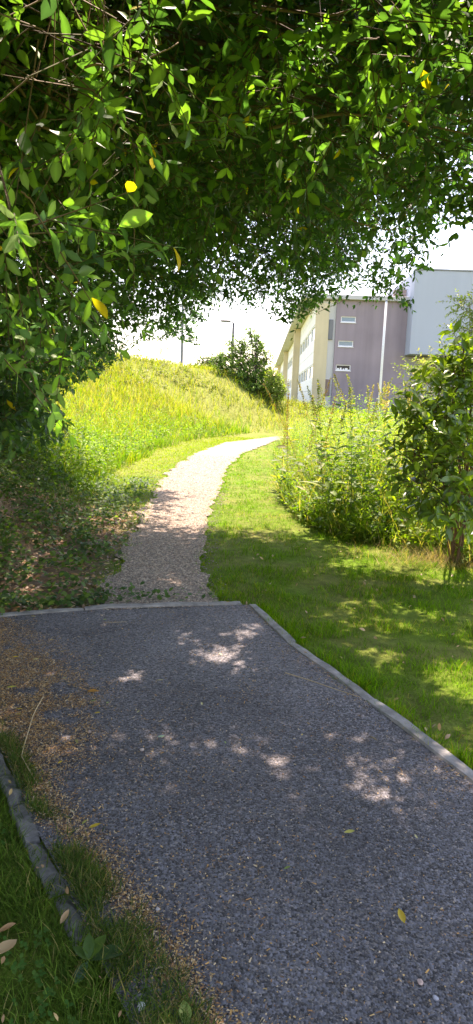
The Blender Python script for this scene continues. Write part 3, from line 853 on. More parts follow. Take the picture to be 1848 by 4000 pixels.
for (u, v, d, r, f) in ((760, 1345, 12.8, .3, 1.3), (690, 1300, 12.2, .4, 1.2), (600, 1330, 11.5, .4, 1.1), (480, 1380, 10.5, .35, 1.1), (380, 1450, 9.6, .3, 1.0), (740, 1240, 12, .4, 1), (150, 1640, 5.6, .2, .9), (260, 1700, 6.0, .14, .8), (60, 1600, 5.2, .25, 1), (20, 1680, 5.0, .25, 1), (180, 1560, 6.2, .3, 1), (-60, 1600, 5.0, .3, 1), (250, 1480, 7.5, .3, 1), (90, 1480, 5.5, .3, 1)):
    cb.append((*P(u, v, d), r, 1, f * 1.5))
for pxs, d, r in (([(206, -60), (204, 60), (202, 194), (190, 435), (147, 513), (70, 606), (23, 668), (-90, 800)], 2.25, .009), ([(-60, 190), (0, 256), (85, 361), (147, 466)], 2.2, .008), ([(160, 490), (233, 536), (334, 513), (435, 497)], 2.1, .005), ([(330, 262), (458, 256), (583, 225), (700, 171)], 1.78, .0035),
                  ([(1050, 500), (1289, 447), (1468, 451), (1624, 482), (1900, 535)], 2.9, .007), ([(930, 20), (1100, 40), (1290, 60), (1420, 30)], 2.6, .007), ([(560, 560), (575, 470), (620, 380), (690, 300)], 2.6, .004), ([(0, 640), (90, 630), (240, 618)], 2.4, .004), ([(90, 745), (135, 810), (142, 870)], 1.9, .003), ([(820, 640), (900, 700), (960, 790)], 3.2, .004), ([(1200, 760), (1330, 850), (1500, 900), (1640, 880)], 4.2, .007)):
    pts = np.array([P(u, v, d + .05 * i) for i, (u, v) in enumerate(pxs)]); tt = np.linspace(0, 1, len(pts)); t = np.linspace(0, 1, 16)
    q = np.stack([np.interp(t, tt, pts[:, i]) for i in range(3)], 1) + rng.normal(0, .004, (16, 3)); q[1:-1] = (q[:-2] + q[1:-1] * 2 + q[2:]) / 4
    V, F = tube(q - np.array(treeA.location), np.linspace(r, r * .5, 16), 6)
    obj('branch', mesh_np('branch', V, F, np.array((.24, .17, .1))), M_TWIG, treeA)
treeB, TB = make_tree('hedge_tree', 'dense evergreen tree on the left bank, its low branch tips reaching towards the grey post', cb, (-3.6, 8.6, float(height(-3.6, 8.6))), (-2.9, 8.9, 2.6), .08, 12, .6, 39, .09, 300)
# flower panicles on the near tree
u, v, d = project(TA)
cand = np.where((d > 2) & (u > 500) & (u < 1848) & (v > 0) & (v < 1300) & ((u > 1250) | (v > 950)))[0]
ix = rng.choice(cand, 110, replace=False)
fl = Acc()
for i in ix:
    n = 60; h = rng.uniform(.05, .11); t = rng.random(n)
    a_ = rng.uniform(0, 6.28, n); rr = .03 * (1 - .7 * t) * np.sqrt(rng.random(n))
    axd = nz(rng.normal(0, 1, 3) + np.array([0, 0, .4])); x_ = nz(np.cross(axd, [.3, .9, .1])); y_ = np.cross(axd, x_)
    pt = TA[i] + axd * (t * h)[:, None] + x_ * (np.cos(a_) * rr)[:, None] + y_ * (np.sin(a_) * rr)[:, None]
    M = basis(rng.normal(0, 1, (n, 3)), rng.normal(0, 1, (n, 3)), rng.uniform(.004, .009, n))
    fl.add(*inst(*PETAL, M, pt, mix_cols(n, [(.5, .42, .2), (.4, .3, .14), (.3, .34, .1)], [2, 1, 1])))
fl.V = [q - np.array(treeA.location) for q in fl.V]
tag(obj('flower_panicles', fl.mesh('flower_panicles', False), M_LITTER, treeA), kind='stuff')

# ------------------------------------------------------------------ grass
rng = np.random.default_rng(106)
def zpts(p, dz=0.0): return np.stack([p[:, 0], p[:, 1], height(p[:, 0], p[:, 1]) + dz], 1)
def rect_pts(x0, x1, y0, y1, n): return rng.uniform((x0, y0), (x1, y1), (int(n), 2))
THICK_PX = [(1110, 1712), (1064, 1800), (1095, 1950), (1180, 2045), (1350, 2110), (1600, 2150), (1848, 2215)]
TE = [G(*q)[:2] for q in THICK_PX]                        # front edge of the weed thicket
THICK = [tuple(q) for q in TE] + [(3.2, 6.2), (5.0, 6.6), (14, 24), (14, 30), (3.0, 30)]
GRAV0 = [tuple(p) for p in PL] + [tuple(p) for p in PR[::-1]]
def on_paving(p):
    return in_poly(p[:, 0], p[:, 1], ASPH) | (in_poly(p[:, 0], p[:, 1], GRAV0) & (np.minimum(dist_poly(p[:, 0], p[:, 1], PL), dist_poly(p[:, 0], p[:, 1], PR)) > .05 + .06 * vnoise(p[:, 0], p[:, 1], .3)))
def lawn_ok(p):
    return ~on_paving(p) & ~in_poly(p[:, 0], p[:, 1], THICK) & (side_dist(p[:, 0], p[:, 1]) < -.02)
gp = [(.07, .17, .005), (.12, .27, .006), (.18, .37, .008), (.32, .32, .03), (.42, .34, .12)]
lg = Acc()
for (x0, x1, y0, y1, n, h, wd) in ((-.2, 3.2, 1.5, 6.5, 90000, .055, .0032), (-1.6, 3.0, 6.5, 11, 46000, .055, .0042), (-1.6, 1.6, 11, 19, 22000, .05, .008), (-2, 9, 19, 33, 16000, .06, .018)):
    p = rect_pts(x0, x1, y0, y1, n); p = p[lawn_ok(p) & in_view(p)]
    ns = vnoise(p[:, 0], p[:, 1], .35); nb = vnoise(p[:, 0] + 9, p[:, 1], 1.1)
    keep = rng.random(len(p)) < np.clip(.65 + .6 * ns + .4 * vnoise(p[:, 0], p[:, 1] + 7, .12), .03, 1)
    p, ns, nb = p[keep], ns[keep], nb[keep]
    dryw = np.clip(.12 + .35 * nb, .02, .5)
    C = mix_cols(len(p), gp[:3], [3, 4, 2]); dr = rng.random(len(p)) < dryw * .6
    C[dr] = mix_cols(dr.sum(), gp[3:], [2, 1])
    hh = h * rng.uniform(.4, 1.35, len(p)) * np.clip(1 + .6 * ns, .4, 2)
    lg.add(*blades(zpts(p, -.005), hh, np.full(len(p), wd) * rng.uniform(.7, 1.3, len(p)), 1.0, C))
# taller tufts along the outer edge of the right kerb and the far corner
kp = []
for a, b in zip(RK[:-1], RK[1:]):
    n = int(900 * np.linalg.norm(b - a)); t = rng.random(n)[:, None]; kp.append(a + (b - a) * t)
kp = np.concatenate(kp); nrm = nz(np.array([RK[3] - RK[0]]))[0]; nrm = np.array([-nrm[1], nrm[0]])
if nrm[0] < 0: nrm = -nrm
kp = kp + nrm * (.08 + np.abs(rng.normal(0, .05, (len(kp), 1)))); kp = kp[in_view(kp) & (rng.random(len(kp)) < np.clip(.5 + .6 * vnoise(kp[:, 0], kp[:, 1], .25), .1, 1))]
lg.add(*blades(zpts(kp, -.005), rng.uniform(.04, .1, len(kp)), rng.uniform(.003, .005, len(kp)), .9, mix_cols(len(kp), gp[:4], [2, 4, 3, 1])))
for E_, sgn in ((PR, 1), (PL, -1)):                     # ragged tufts creeping over the gravel edges
    Ea = ragged(E_, .05); Ea = Ea[Ea[:, 1] < 22]
    ii = rng.integers(0, len(Ea), 9000); q = Ea[ii] + np.stack([sgn * np.abs(rng.normal(0, .05, len(ii))) - sgn * .03, rng.normal(0, .06, len(ii))], 1)
    q = q[(q[:, 1] > 5.25) & (rng.random(len(q)) < np.clip(.35 + .9 * vnoise(q[:, 0], q[:, 1], .3), 0, 1) * (1 if sgn > 0 else .5))]
    lg.add(*blades(zpts(q, .0), rng.uniform(.02, .075, len(q)), rng.uniform(.003, .006, len(q)), 1.1, mix_cols(len(q), gp[:4], [2, 4, 3, 1])))
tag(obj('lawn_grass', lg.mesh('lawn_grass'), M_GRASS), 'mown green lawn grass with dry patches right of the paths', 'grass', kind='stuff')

# mown strip left of the gravel path
p = rect_pts(-6, 8, 9, 31, 90000); sdv = side_dist(p[:, 0], p[:, 1]); p = p[(sdv > -.05) & (sdv < 1.0 + .02 * p[:, 1]) & in_view(p) & ~on_paving(p)]
C = mix_cols(len(p), [(.19, .28, .008), (.26, .34, .01), (.34, .32, .05)], [3, 3, 1])
a = Acc(); a.add(*blades(zpts(p, -.005), rng.uniform(.03, .075, len(p)), .006 + .0005 * p[:, 1], 1.0, C))
tag(obj('verge_grass', a.mesh('verge_grass'), M_GRASS), 'short sunlit grass strip along the left edge of the gravel path', 'grass', kind='stuff')

# rough grass left of the left kerb, close to the camera
LEFTLAWN = [tuple(q) for q in LK] + [(-.4, .3), (-2.2, .3), (-2.2, 4.6)]
a = Acc()
p = rand_in(LEFTLAWN, 17000, .9, 4.6); p = p[in_view(p, 260)]
dk = dist_poly(p[:, 0], p[:, 1], LK); ns = vnoise(p[:, 0], p[:, 1], .3)
keep = (rng.random(len(p)) < np.clip(.75 + .4 * ns, .3, 1)) & (dk > np.where(p[:, 1] < KEND - .03, 0, .06) + .02 * ns); p, ns = p[keep], ns[keep]
C = mix_cols(len(p), [(.05, .1, .015), (.085, .16, .02), (.15, .25, .035), (.36, .3, .1)], [3, 4, 3, .5])
a.add(*blades(zpts(p, -.005), rng.uniform(.035, .085, len(p)) * (1 + .3 * ns), rng.uniform(.002, .0042, len(p)), 1.1, C))
# clover and small round leaves between the blades
q = rand_in(LEFTLAWN, 700, .9, 4.6); q = q[in_view(q, 200) & (dist_poly(q[:, 0], q[:, 1], LK) > .11) & (vnoise(q[:, 0] + 3, q[:, 1], .3) > -.1)]
for j in range(3):
    an = rng.uniform(0, 6.28) + j * 2.09 + rng.normal(0, .2, len(q))
    ax = np.stack([np.cos(an), np.sin(an), .25 + 0 * an], 1)
    M = basis(ax, np.stack([0 * an, 0 * an, 1 + 0 * an], 1), np.stack([np.full(len(q), .03), rng.uniform(.012, .02, len(q)), np.full(len(q), .015)], 1))
    a.add(*inst(*LEAF4, M, zpts(q, .035), mix_cols(len(q), [(.06, .16, .03), (.1, .2, .04)], [1, 1])))
# tufts on the asphalt side of the left kerb
kp = []
pl = offs(LK, .02)
for i, (c0, c1) in enumerate(zip(pl[:-1], pl[1:])):
    n = int((7500 if c1[1] < 2.2 else 3600) * np.linalg.norm(c1 - c0)); t = rng.random(n)[:, None]; kp.append(c0 + (c1 - c0) * t + nz(np.array([c1[1] - c0[1], c0[0] - c1[0]])) * -1 * (rng.random((n, 1)) ** 1.3 * np.interp(c0[1], [1.8, 2.6], [.15, .05])) + rng.normal(0, .012, (n, 2)))
kp = np.concatenate(kp); kp = kp[in_view(kp) & (rng.random(len(kp)) < np.clip(.45 + .9 * vnoise(kp[:, 0], kp[:, 1], .22) + .35 * (kp[:, 1] < 2.2), 0, 1))]
a.add(*blades(np.concatenate([kp, np.full((len(kp), 1), -.005)], 1), rng.uniform(.025, .075, len(kp)), rng.uniform(.0018, .0032, len(kp)), 1.1, mix_cols(len(kp), [(.06, .12, .025), (.1, .15, .03), (.3, .24, .1)], [3, 3, 1.2])))
q = np.concatenate([np.array(chaikin(LK))[rng.integers(0, 24, 2600)] + rng.normal(0, .07, (2600, 2)), rand_in([tuple(z) for z in offs(LK[4:], -.06)] + [tuple(z) for z in offs(LK[4:], .1)[::-1]], 9000, .9, KEND)])
q = q[in_view(q) & (rng.random(len(q)) < np.clip(.15 + .9 * vnoise(q[:, 0] + 2, q[:, 1], .16) + .5 * (q[:, 1] < KEND), 0, 1))]
a.add(*blades(np.concatenate([q, np.full((len(q), 1), -.01)], 1), rng.uniform(.03, .085, len(q)), rng.uniform(.002, .004, len(q)), 1.2, mix_cols(len(q), [(.05, .1, .015), (.09, .16, .02), (.15, .24, .03), (.36, .28, .1)], [3, 4, 2, 1])))
tag(obj('left_grass', a.mesh('left_grass'), M_GRASS), 'shaded green grass and clover beside the left kerb stones', 'grass', kind='stuff')

# ------------------------------------------------------------------ bank: ivy, leaf litter, rough plants
rng = np.random.default_rng(107)
def scatter_leaves(p3, size, C, flat=1.0, tilt=.5, tpl=LEAF4, wide=1.0):
    k = len(p3); an = rng.uniform(0, 6.28, k)
    ax = np.stack([np.cos(an), np.sin(an), rng.normal(.1, tilt, k)], 1)
    nr = np.stack([rng.normal(0, .4, k), rng.normal(-.15, .4, k), np.full(k, flat)], 1)
    return inst(*tpl, basis(ax, nr, np.stack([size * wide, size, size], 1)), p3, C)
a = Acc()
p = rect_pts(-5, -.2, 4.7, 13, 52000); sdv = side_dist(p[:, 0], p[:, 1]); nn = vnoise(p[:, 0], p[:, 1], .5)
u_, v_, d_ = project(zpts(p))
bare = np.exp(-(((u_ - 640) / 130) ** 2 + ((v_ - 1985) / 60) ** 2)) + .9 * np.exp(-((u_ - 20) / 45) ** 2 - ((v_ - 1990) / 60) ** 2)
dens = np.clip(.25 + .6 * nn + .9 * sstep(.9, 1.8, sdv), .04, 1) * (1 - np.clip(bare, 0, 1)) * np.where(sdv < .15, .25, 1)
p = p[(sdv > -.1) & (rng.random(len(p)) < dens) & in_view(p, 200) & ~on_paving(p)]
a.add(*scatter_leaves(zpts(p, .0) + np.stack([0 * p[:, 0], 0 * p[:, 0], rng.uniform(.02, .14, len(p))], 1), rng.uniform(.035, .075, len(p)), mix_cols(len(p), [(.06, .12, .035), (.09, .17, .045), (.13, .22, .05), (.17, .27, .05)], [3, 3, 2, 1.4]), wide=1.5, tpl=LEAF8))
# ivy row behind the far kerb
n = 900; t = rng.random(n); e0, e1 = G(-60, 2400)[:2], G(840, 2358)[:2]
q = e0 + (e1 - e0) * t[:, None] + np.stack([rng.normal(0, .03, n), .12 + np.abs(rng.normal(0, .16, n))], 1)
q = q[rng.random(n) < np.interp(t, [0, .4, .7, 1], [1, .7, .2, .06])]
a.add(*scatter_leaves(zpts(q) + np.stack([0 * q[:, 0], 0 * q[:, 0], rng.uniform(.01, .08, len(q))], 1), rng.uniform(.03, .06, len(q)), mix_cols(len(q), [(.06, .13, .05), (.09, .18, .05), (.12, .2, .05)], [2, 2, 1]), wide=1.6, tpl=LEAF8))
tag(obj('ivy_cover', a.mesh('ivy_cover'), M_WEED), 'dark ivy and low leaves covering the shaded left bank', 'ivy', kind='stuff')
a = Acc()
p = rect_pts(-4, -.2, 4.7, 9.5, 15000); sdv = side_dist(p[:, 0], p[:, 1]); p = p[(sdv > -.12) & (sdv < 2.2) & in_view(p) & ~in_poly(p[:, 0], p[:, 1], ASPH)]
p = p[rng.random(len(p)) < np.where(in_poly(p[:, 0], p[:, 1], GRAV0), .12, .6)]
a.add(*scatter_leaves(zpts(p, .012), rng.uniform(.025, .07, len(p)), mix_cols(len(p), [(.45, .25, .1), (.58, .38, .16), (.3, .16, .075), (.66, .5, .25), (.2, .13, .08)], [2, 2, 3, 1.4, 2.5]), tilt=.25))
p = rand_in(LEFTLAWN, 34, 1, 4.6); p = p[in_view(p)]
a.add(*scatter_leaves(zpts(p, .045), rng.uniform(.015, .035, len(p)), mix_cols(len(p), [(.45, .3, .1), (.35, .2, .08)], [1, 1]), tilt=.5, tpl=LEAF8))
p = rect_pts(0, 2.5, 2.5, 8.5, 130); p = p[lawn_ok(p)]
a.add(*scatter_leaves(zpts(p, .03), rng.uniform(.025, .06, len(p)), mix_cols(len(p), [(.45, .3, .14), (.35, .22, .1)], [1, 1]), tilt=.4))
tag(obj('leaf_litter', a.mesh('leaf_litter'), M_DRYLEAF), 'brown dead leaf litter scattered over the bank and grass', 'leaf litter', kind='stuff')
# fine green plants and grass on the bank slope
a = Acc()
p = rect_pts(-6, -.3, 6, 14, 26000); sdv = side_dist(p[:, 0], p[:, 1]); nn = vnoise(p[:, 0] + 5, p[:, 1], .6)
p = p[(sdv > .0) & in_view(p, 200) & ~on_paving(p) & (rng.random(len(p)) < np.clip(.15 + .4 * nn + .09 * (p[:, 1] - 6), .03, 1)) & ~((sdv < .9) & (p[:, 1] < 7.5))]
sdv = side_dist(p[:, 0], p[:, 1])
a.add(*blades(zpts(p, -.01), rng.uniform(.08, .3, len(p)) * (.4 + .6 * sstep(.3, 1.5, sdv)), rng.uniform(.004, .009, len(p)), .9, mix_cols(len(p), [(.08, .15, .02), (.12, .21, .03), (.17, .27, .035)], [2, 3, 2])))
tag(obj('bank_grass', a.mesh('bank_grass'), M_GRASS), 'rough green grass tufts on the left bank under the tree', 'grass', kind='stuff')

# ------------------------------------------------------------------ meadow on the hill
rng = np.random.default_rng(108)
def weed_cloud(acc, p, hmin, hmax, n_leaf, size, pal, wts, tpl=LEAF4, upr=.5):
    """leafy herbs: n_leaf leaves spread up each stem position"""
    h = rng.uniform(hmin, hmax, len(p))
    base = zpts(p)
    ii = np.repeat(np.arange(len(p)), n_leaf)
    t = rng.random(len(ii)) ** .8
    lean = rng.normal(0, .12, (len(p), 2))
    q = base[ii] + np.stack([lean[ii, 0] * t * h[ii] + rng.normal(0, .04, len(ii)), lean[ii, 1] * t * h[ii] + rng.normal(0, .04, len(ii)), t * h[ii]], 1)
    an = rng.uniform(0, 6.28, len(ii))
    ax = np.stack([np.cos(an), np.sin(an), rng.normal(.35, upr, len(ii))], 1)
    nr = np.stack([rng.normal(0, .5, len(ii)), rng.normal(0, .5, len(ii)), np.ones(len(ii))], 1)
    s = size * rng.uniform(.6, 1.3, len(ii)) * (1.15 - .6 * t)
    C = mix_cols(len(p), pal, wts)[ii] * rng.uniform(.8, 1.2, (len(ii), 1)) * (.85 + .3 * t)[:, None]
    acc.add(*inst(*tpl, basis(ax, nr, s), q, C))
a = Acc()
p = np.concatenate([rect_pts(-9, 3, 11, 20, 26000), rect_pts(-16, 10, 20, 34, 42000), rect_pts(-28, 14, 34, 52, 26000)])
sdv = side_dist(p[:, 0], p[:, 1])
p = p[(sdv > .75 + .02 * p[:, 1]) & in_view(p, 150)]
nn = vnoise(p[:, 0], p[:, 1], 2.0); sdv = side_dist(p[:, 0], p[:, 1])
edge_f = 1 - sstep(.8, 4.5, sdv)
C = mix_cols(len(p), [(.24, .28, .018), (.31, .32, .035), (.42, .35, .12), (.15, .25, .012)], [3, 3, 1.3, 2])
gm = rng.random(len(p)) < edge_f * .75
C[gm] = mix_cols(gm.sum(), [(.1, .22, .015), (.16, .29, .02)], [1, 1])
hh = rng.uniform(.3, .75, len(p)) * (1 + .25 * nn) * np.where(edge_f > .7, .75, 1) * np.interp(sdv, [0, 7, 12], [1, 1, .55])
a.add(*blades(zpts(p, -.02), hh, .006 + .00055 * p[:, 1], .75, C))
tag(obj('meadow_grass', a.mesh('meadow_grass'), M_GRASS), 'tall yellowing meadow grass covering the sunlit hillside', 'grass', kind='stuff')
a = Acc()
p = np.concatenate([rect_pts(-7, 2, 10, 19, 3300), rect_pts(-9, 6, 19, 31, 2800)]); sdv = side_dist(p[:, 0], p[:, 1]); nn = vnoise(p[:, 0] - 4, p[:, 1], 1.2)
p = p[(sdv > .85 + .02 * p[:, 1]) & (rng.random(len(p)) < np.clip(1.25 - sdv * .22 + .5 * nn, 0.02, 1)) & in_view(p, 150)]
weed_cloud(a, p, .25, .85, 14, .105, [(.11, .22, .015), (.16, .28, .02), (.23, .34, .025), (.06, .14, .02)], [3, 3, 2, 1.5])
p = rect_pts(-16, 8, 22, 46, 5200); sdv = side_dist(p[:, 0], p[:, 1]); nn = vnoise(p[:, 0] + 7, p[:, 1], 2.5)
p = p[(sdv > 6) & (nn > -.25) & in_view(p, 150)]
weed_cloud(a, p, .15, .5, 12, .16, [(.16, .19, .045), (.2, .22, .06), (.12, .16, .04)], [2, 2, 1])
tag(obj('meadow_herbs', a.mesh('meadow_herbs'), M_WEED), 'leafy green herbs crowding the foot of the hillside meadow', 'weeds', kind='stuff')

# ------------------------------------------------------------------ weed thicket right of the lawn
rng = np.random.default_rng(109)
a = Acc()
p = rand_in(THICK, 480, 6, 13); p = np.concatenate([p, rand_in(THICK, 130, 13, 30)])
p = p[in_view(p, 250)]
de = dist_poly(p[:, 0], p[:, 1], TE)
hm = np.interp(de, [0, .5, 1.5], [.45, 1.0, 1.5])
C = mix_cols(len(p), [(.11, .21, .018), (.18, .27, .025), (.46, .38, .18), (.32, .32, .08)], [3, 3, 2.2, 2])
low = rng.random(len(p)) < .45
a.add(*blades(zpts(p, -.01), hm * np.where(low, rng.uniform(.2, .5, len(p)), rng.uniform(.6, 1.2, len(p))), rng.uniform(.004, .01, len(p)) * np.interp(p[:, 1], [7, 25], [1, 2]), .55, C))
p = rand_in(THICK, 130, 6, 12); p = np.concatenate([p, rand_in(THICK, 30, 12, 26)]); p = p[in_view(p, 250)]
de = dist_poly(p[:, 0], p[:, 1], TE)
for lo, hi, s0, s1 in ((0, .35, .15, .5), (.35, .9, .45, 1.2), (.9, 30, .8, 1.85)):
    q = p[(de >= lo) & (de < hi)]
    weed_cloud(a, q, s0, s1, 12, .088, [(.11, .21, .018), (.17, .29, .022), (.24, .35, .03), (.08, .16, .04)], [3, 3, 2, 1.5], upr=.6)
q = rand_in(THICK, 14, 6, 12); q = q[in_view(q, 250)]; de = dist_poly(q[:, 0], q[:, 1], TE)
for lo, hi, s0, s1 in ((.05, .5, .2, .5), (.5, 1.2, .5, 1.1), (1.2, 30, .9, 1.75)):
    weed_cloud(a, q[(de >= lo) & (de < hi)], s0, s1, 15, .16, [(.1, .2, .018), (.16, .28, .025), (.24, .34, .03), (.07, .15, .05)], [3, 3, 2, 2], upr=.5, tpl=LEAF8)
tag(obj('weed_thicket', a.mesh('weed_thicket'), M_WEED), 'dense sunlit thicket of weeds and seeding grasses right of the lawn', 'weeds', kind='stuff')
# dry straw at the foot of the laurel
q = rng.normal(0, 1, (2600, 2)) * np.array([.45, .22]) + G(1790, 2190)[:2]
a = Acc(); a.add(*blades(zpts(q, -.01), rng.uniform(.06, .3, len(q)), rng.uniform(.002, .005, len(q)), 1.6, mix_cols(len(q), [(.42, .33, .17), (.3, .22, .11), (.12, .16, .04)], [3, 2, 1.5])))
tag(obj('dry_grass', a.mesh('dry_grass'), M_GRASS), 'dry straw coloured grass round the foot of the glossy shrub', 'dry grass', kind='stuff')

# ------------------------------------------------------------------ single tall weeds
rng = np.random.default_rng(110)
WLEAF = leaf_t(3, .17, .25, .3, .45)
def tall_weed(name, label, group, x, y, h, kind, cat='weed'):
    gz = float(height(x, y))
    root = empty(name, (x, y, gz)); tag(root, label, cat, group)
    lean = rng.normal(0, .16, 2)
    n = 8; t = np.linspace(0, 1, n)
    pts = np.stack([lean[0] * h * t ** 1.5, lean[1] * h * t ** 1.5, h * t], 1); pts[0, 2] = -.03
    scol = {'green': (.12, .18, .05), 'dock': (.16, .12, .05), 'grass': (.3, .27, .1)}[kind]
    V, F = tube(pts, np.linspace(.0045, .0014, n), 5)
    obj('stem', mesh_np('stem', V, F, np.array(scol)), M_TWIG, root)
    nl = {'green': 34, 'dock': 16, 'grass': 6}[kind]
    tt = np.sort(rng.uniform(.12, .88, nl) if kind != 'dock' else rng.uniform(.05, .6, nl))
    T = np.stack([np.interp(tt, t, pts[:, i]) for i in range(3)], 1) + np.array([x, y, gz])
    an = np.arange(nl) * 2.4 + rng.uniform(0, 6)
    ax = np.stack([np.cos(an), np.sin(an), rng.uniform(.1, .8, nl)], 1)
    L = {'green': .2, 'dock': .22, 'grass': .35}[kind] * rng.uniform(.7, 1.2, nl) * (1.2 - .75 * tt)
    M = basis(ax, np.stack([0 * an, 0 * an, 1 + 0 * an], 1) + rng.normal(0, .25, (nl, 3)), np.stack([L * (.5 if kind == 'grass' else 1.05), L, L], 1))
    C = mix_cols(nl, {'green': [(.1, .19, .03), (.16, .25, .04)], 'dock': [(.12, .18, .03), (.17, .17, .04)], 'grass': [(.2, .24, .06), (.35, .3, .12)]}[kind], [1, 1])
    leaf_objects('weed' + kind, *WLEAF, T, M, C, M_WEED, root)
    # seed head
    ns = {'green': 130, 'dock': 260, 'grass': 150}[kind]
    t0 = {'green': .82, 'dock': .42, 'grass': .8}[kind]
    ts = rng.uniform(t0, 1.0, ns)
    q = np.stack([np.interp(ts, t, pts[:, i]) for i in range(3)], 1)
    rr = {'green': .03, 'dock': .035, 'grass': .022}[kind] * (1.1 - .8 * (ts - t0) / (1 - t0)) * (.6 + .6 * np.abs(np.sin(ts * 40)) if kind == 'dock' else 1)
    q += nz(rng.normal(0, 1, (ns, 3))) * rr[:, None]
    sc_ = {'green': [(.35, .33, .14), (.2, .26, .07)], 'dock': [(.22, .12, .045), (.28, .17, .06), (.18, .16, .04)], 'grass': [(.5, .4, .22), (.4, .34, .16)]}[kind]
    Ms = basis(rng.normal(0, .5, (ns, 3)) + np.array([0, 0, .8]), rng.normal(0, 1, (ns, 3)), rng.uniform(.008, .02, ns))
    V, F, Cc = inst(*PETAL, Ms, q, mix_cols(ns, sc_, [1] * len(sc_)))
    obj('seed_head', mesh_np('seed_head', V, F, Cc, False), M_WEED, root)['kind'] = 'stuff'
    return root
def at_px(u, d, v=1700):
    q = P(u, v, d); return q[0], q[1]
def weed_px(name, label, group, u, vtop, d, kind):
    q = P(u, vtop, d); gz = float(height(q[0], q[1]))
    tall_weed(name, label, group, q[0], q[1], max(q[2] - gz, .3), kind)
for (u, vt, d, lb) in ((1115, 1530, 12.5, 'slender brown dock plant leftmost beside the end of the gravel path'), (1140, 1490, 11.6, 'tall brown dock plant second from the left before the yellow wing'),
                       (1195, 1470, 11.0, 'tallest rusty dock plant standing before the yellow wing'), (1205, 1505, 12.2, 'rusty dock plant just behind the tallest one before the yellow wing'), (1262, 1545, 10.5, 'short rusty dock plant beneath the left edge of the purple wall')):
    weed_px('dock_plant', lb, 'rusty dock plants at the path bend', u, vt, d, 'dock')
ORD = ['first', 'second', 'third', 'fourth', 'fifth', 'sixth', 'seventh', 'eighth', 'ninth', 'tenth', 'eleventh', 'twelfth', 'thirteenth', 'fourteenth', 'fifteenth']
for oi, (u, vt, d) in enumerate(sorted(((1290, 1500, 8.8), (1325, 1465, 8.6), (1345, 1520, 9.0), (1385, 1490, 9.4), (1405, 1520, 8.5), (1440, 1480, 9.2), (1470, 1510, 10), (1495, 1470, 9.8), (1365, 1560, 8.3), (1300, 1570, 8.4), (1520, 1500, 10.6), (1430, 1560, 8.6)))):
    weed_px('tall_weed', 'tall leafy green weed before the purple wall, ' + ORD[oi] + ' of its kind from the left', 'green weeds before the purple wall', u, vt, d, 'green')
for oi, (u, vt, d) in enumerate(sorted(((1270, 1540, 9.5), (1312, 1490, 9.0), (1490, 1475, 9.3), (1505, 1500, 8.8), (1535, 1490, 9.6), (1560, 1520, 9.2), (1580, 1500, 10), (1600, 1540, 9.4), (1410, 1500, 9.7), (1625, 1560, 9.5)))):
    weed_px('seeding_grass', 'pale seeding grass stalk tall in the thicket, ' + ORD[oi] + ' of its kind from the left', 'seeding grass stalks in the thicket', u, vt, d, 'grass')

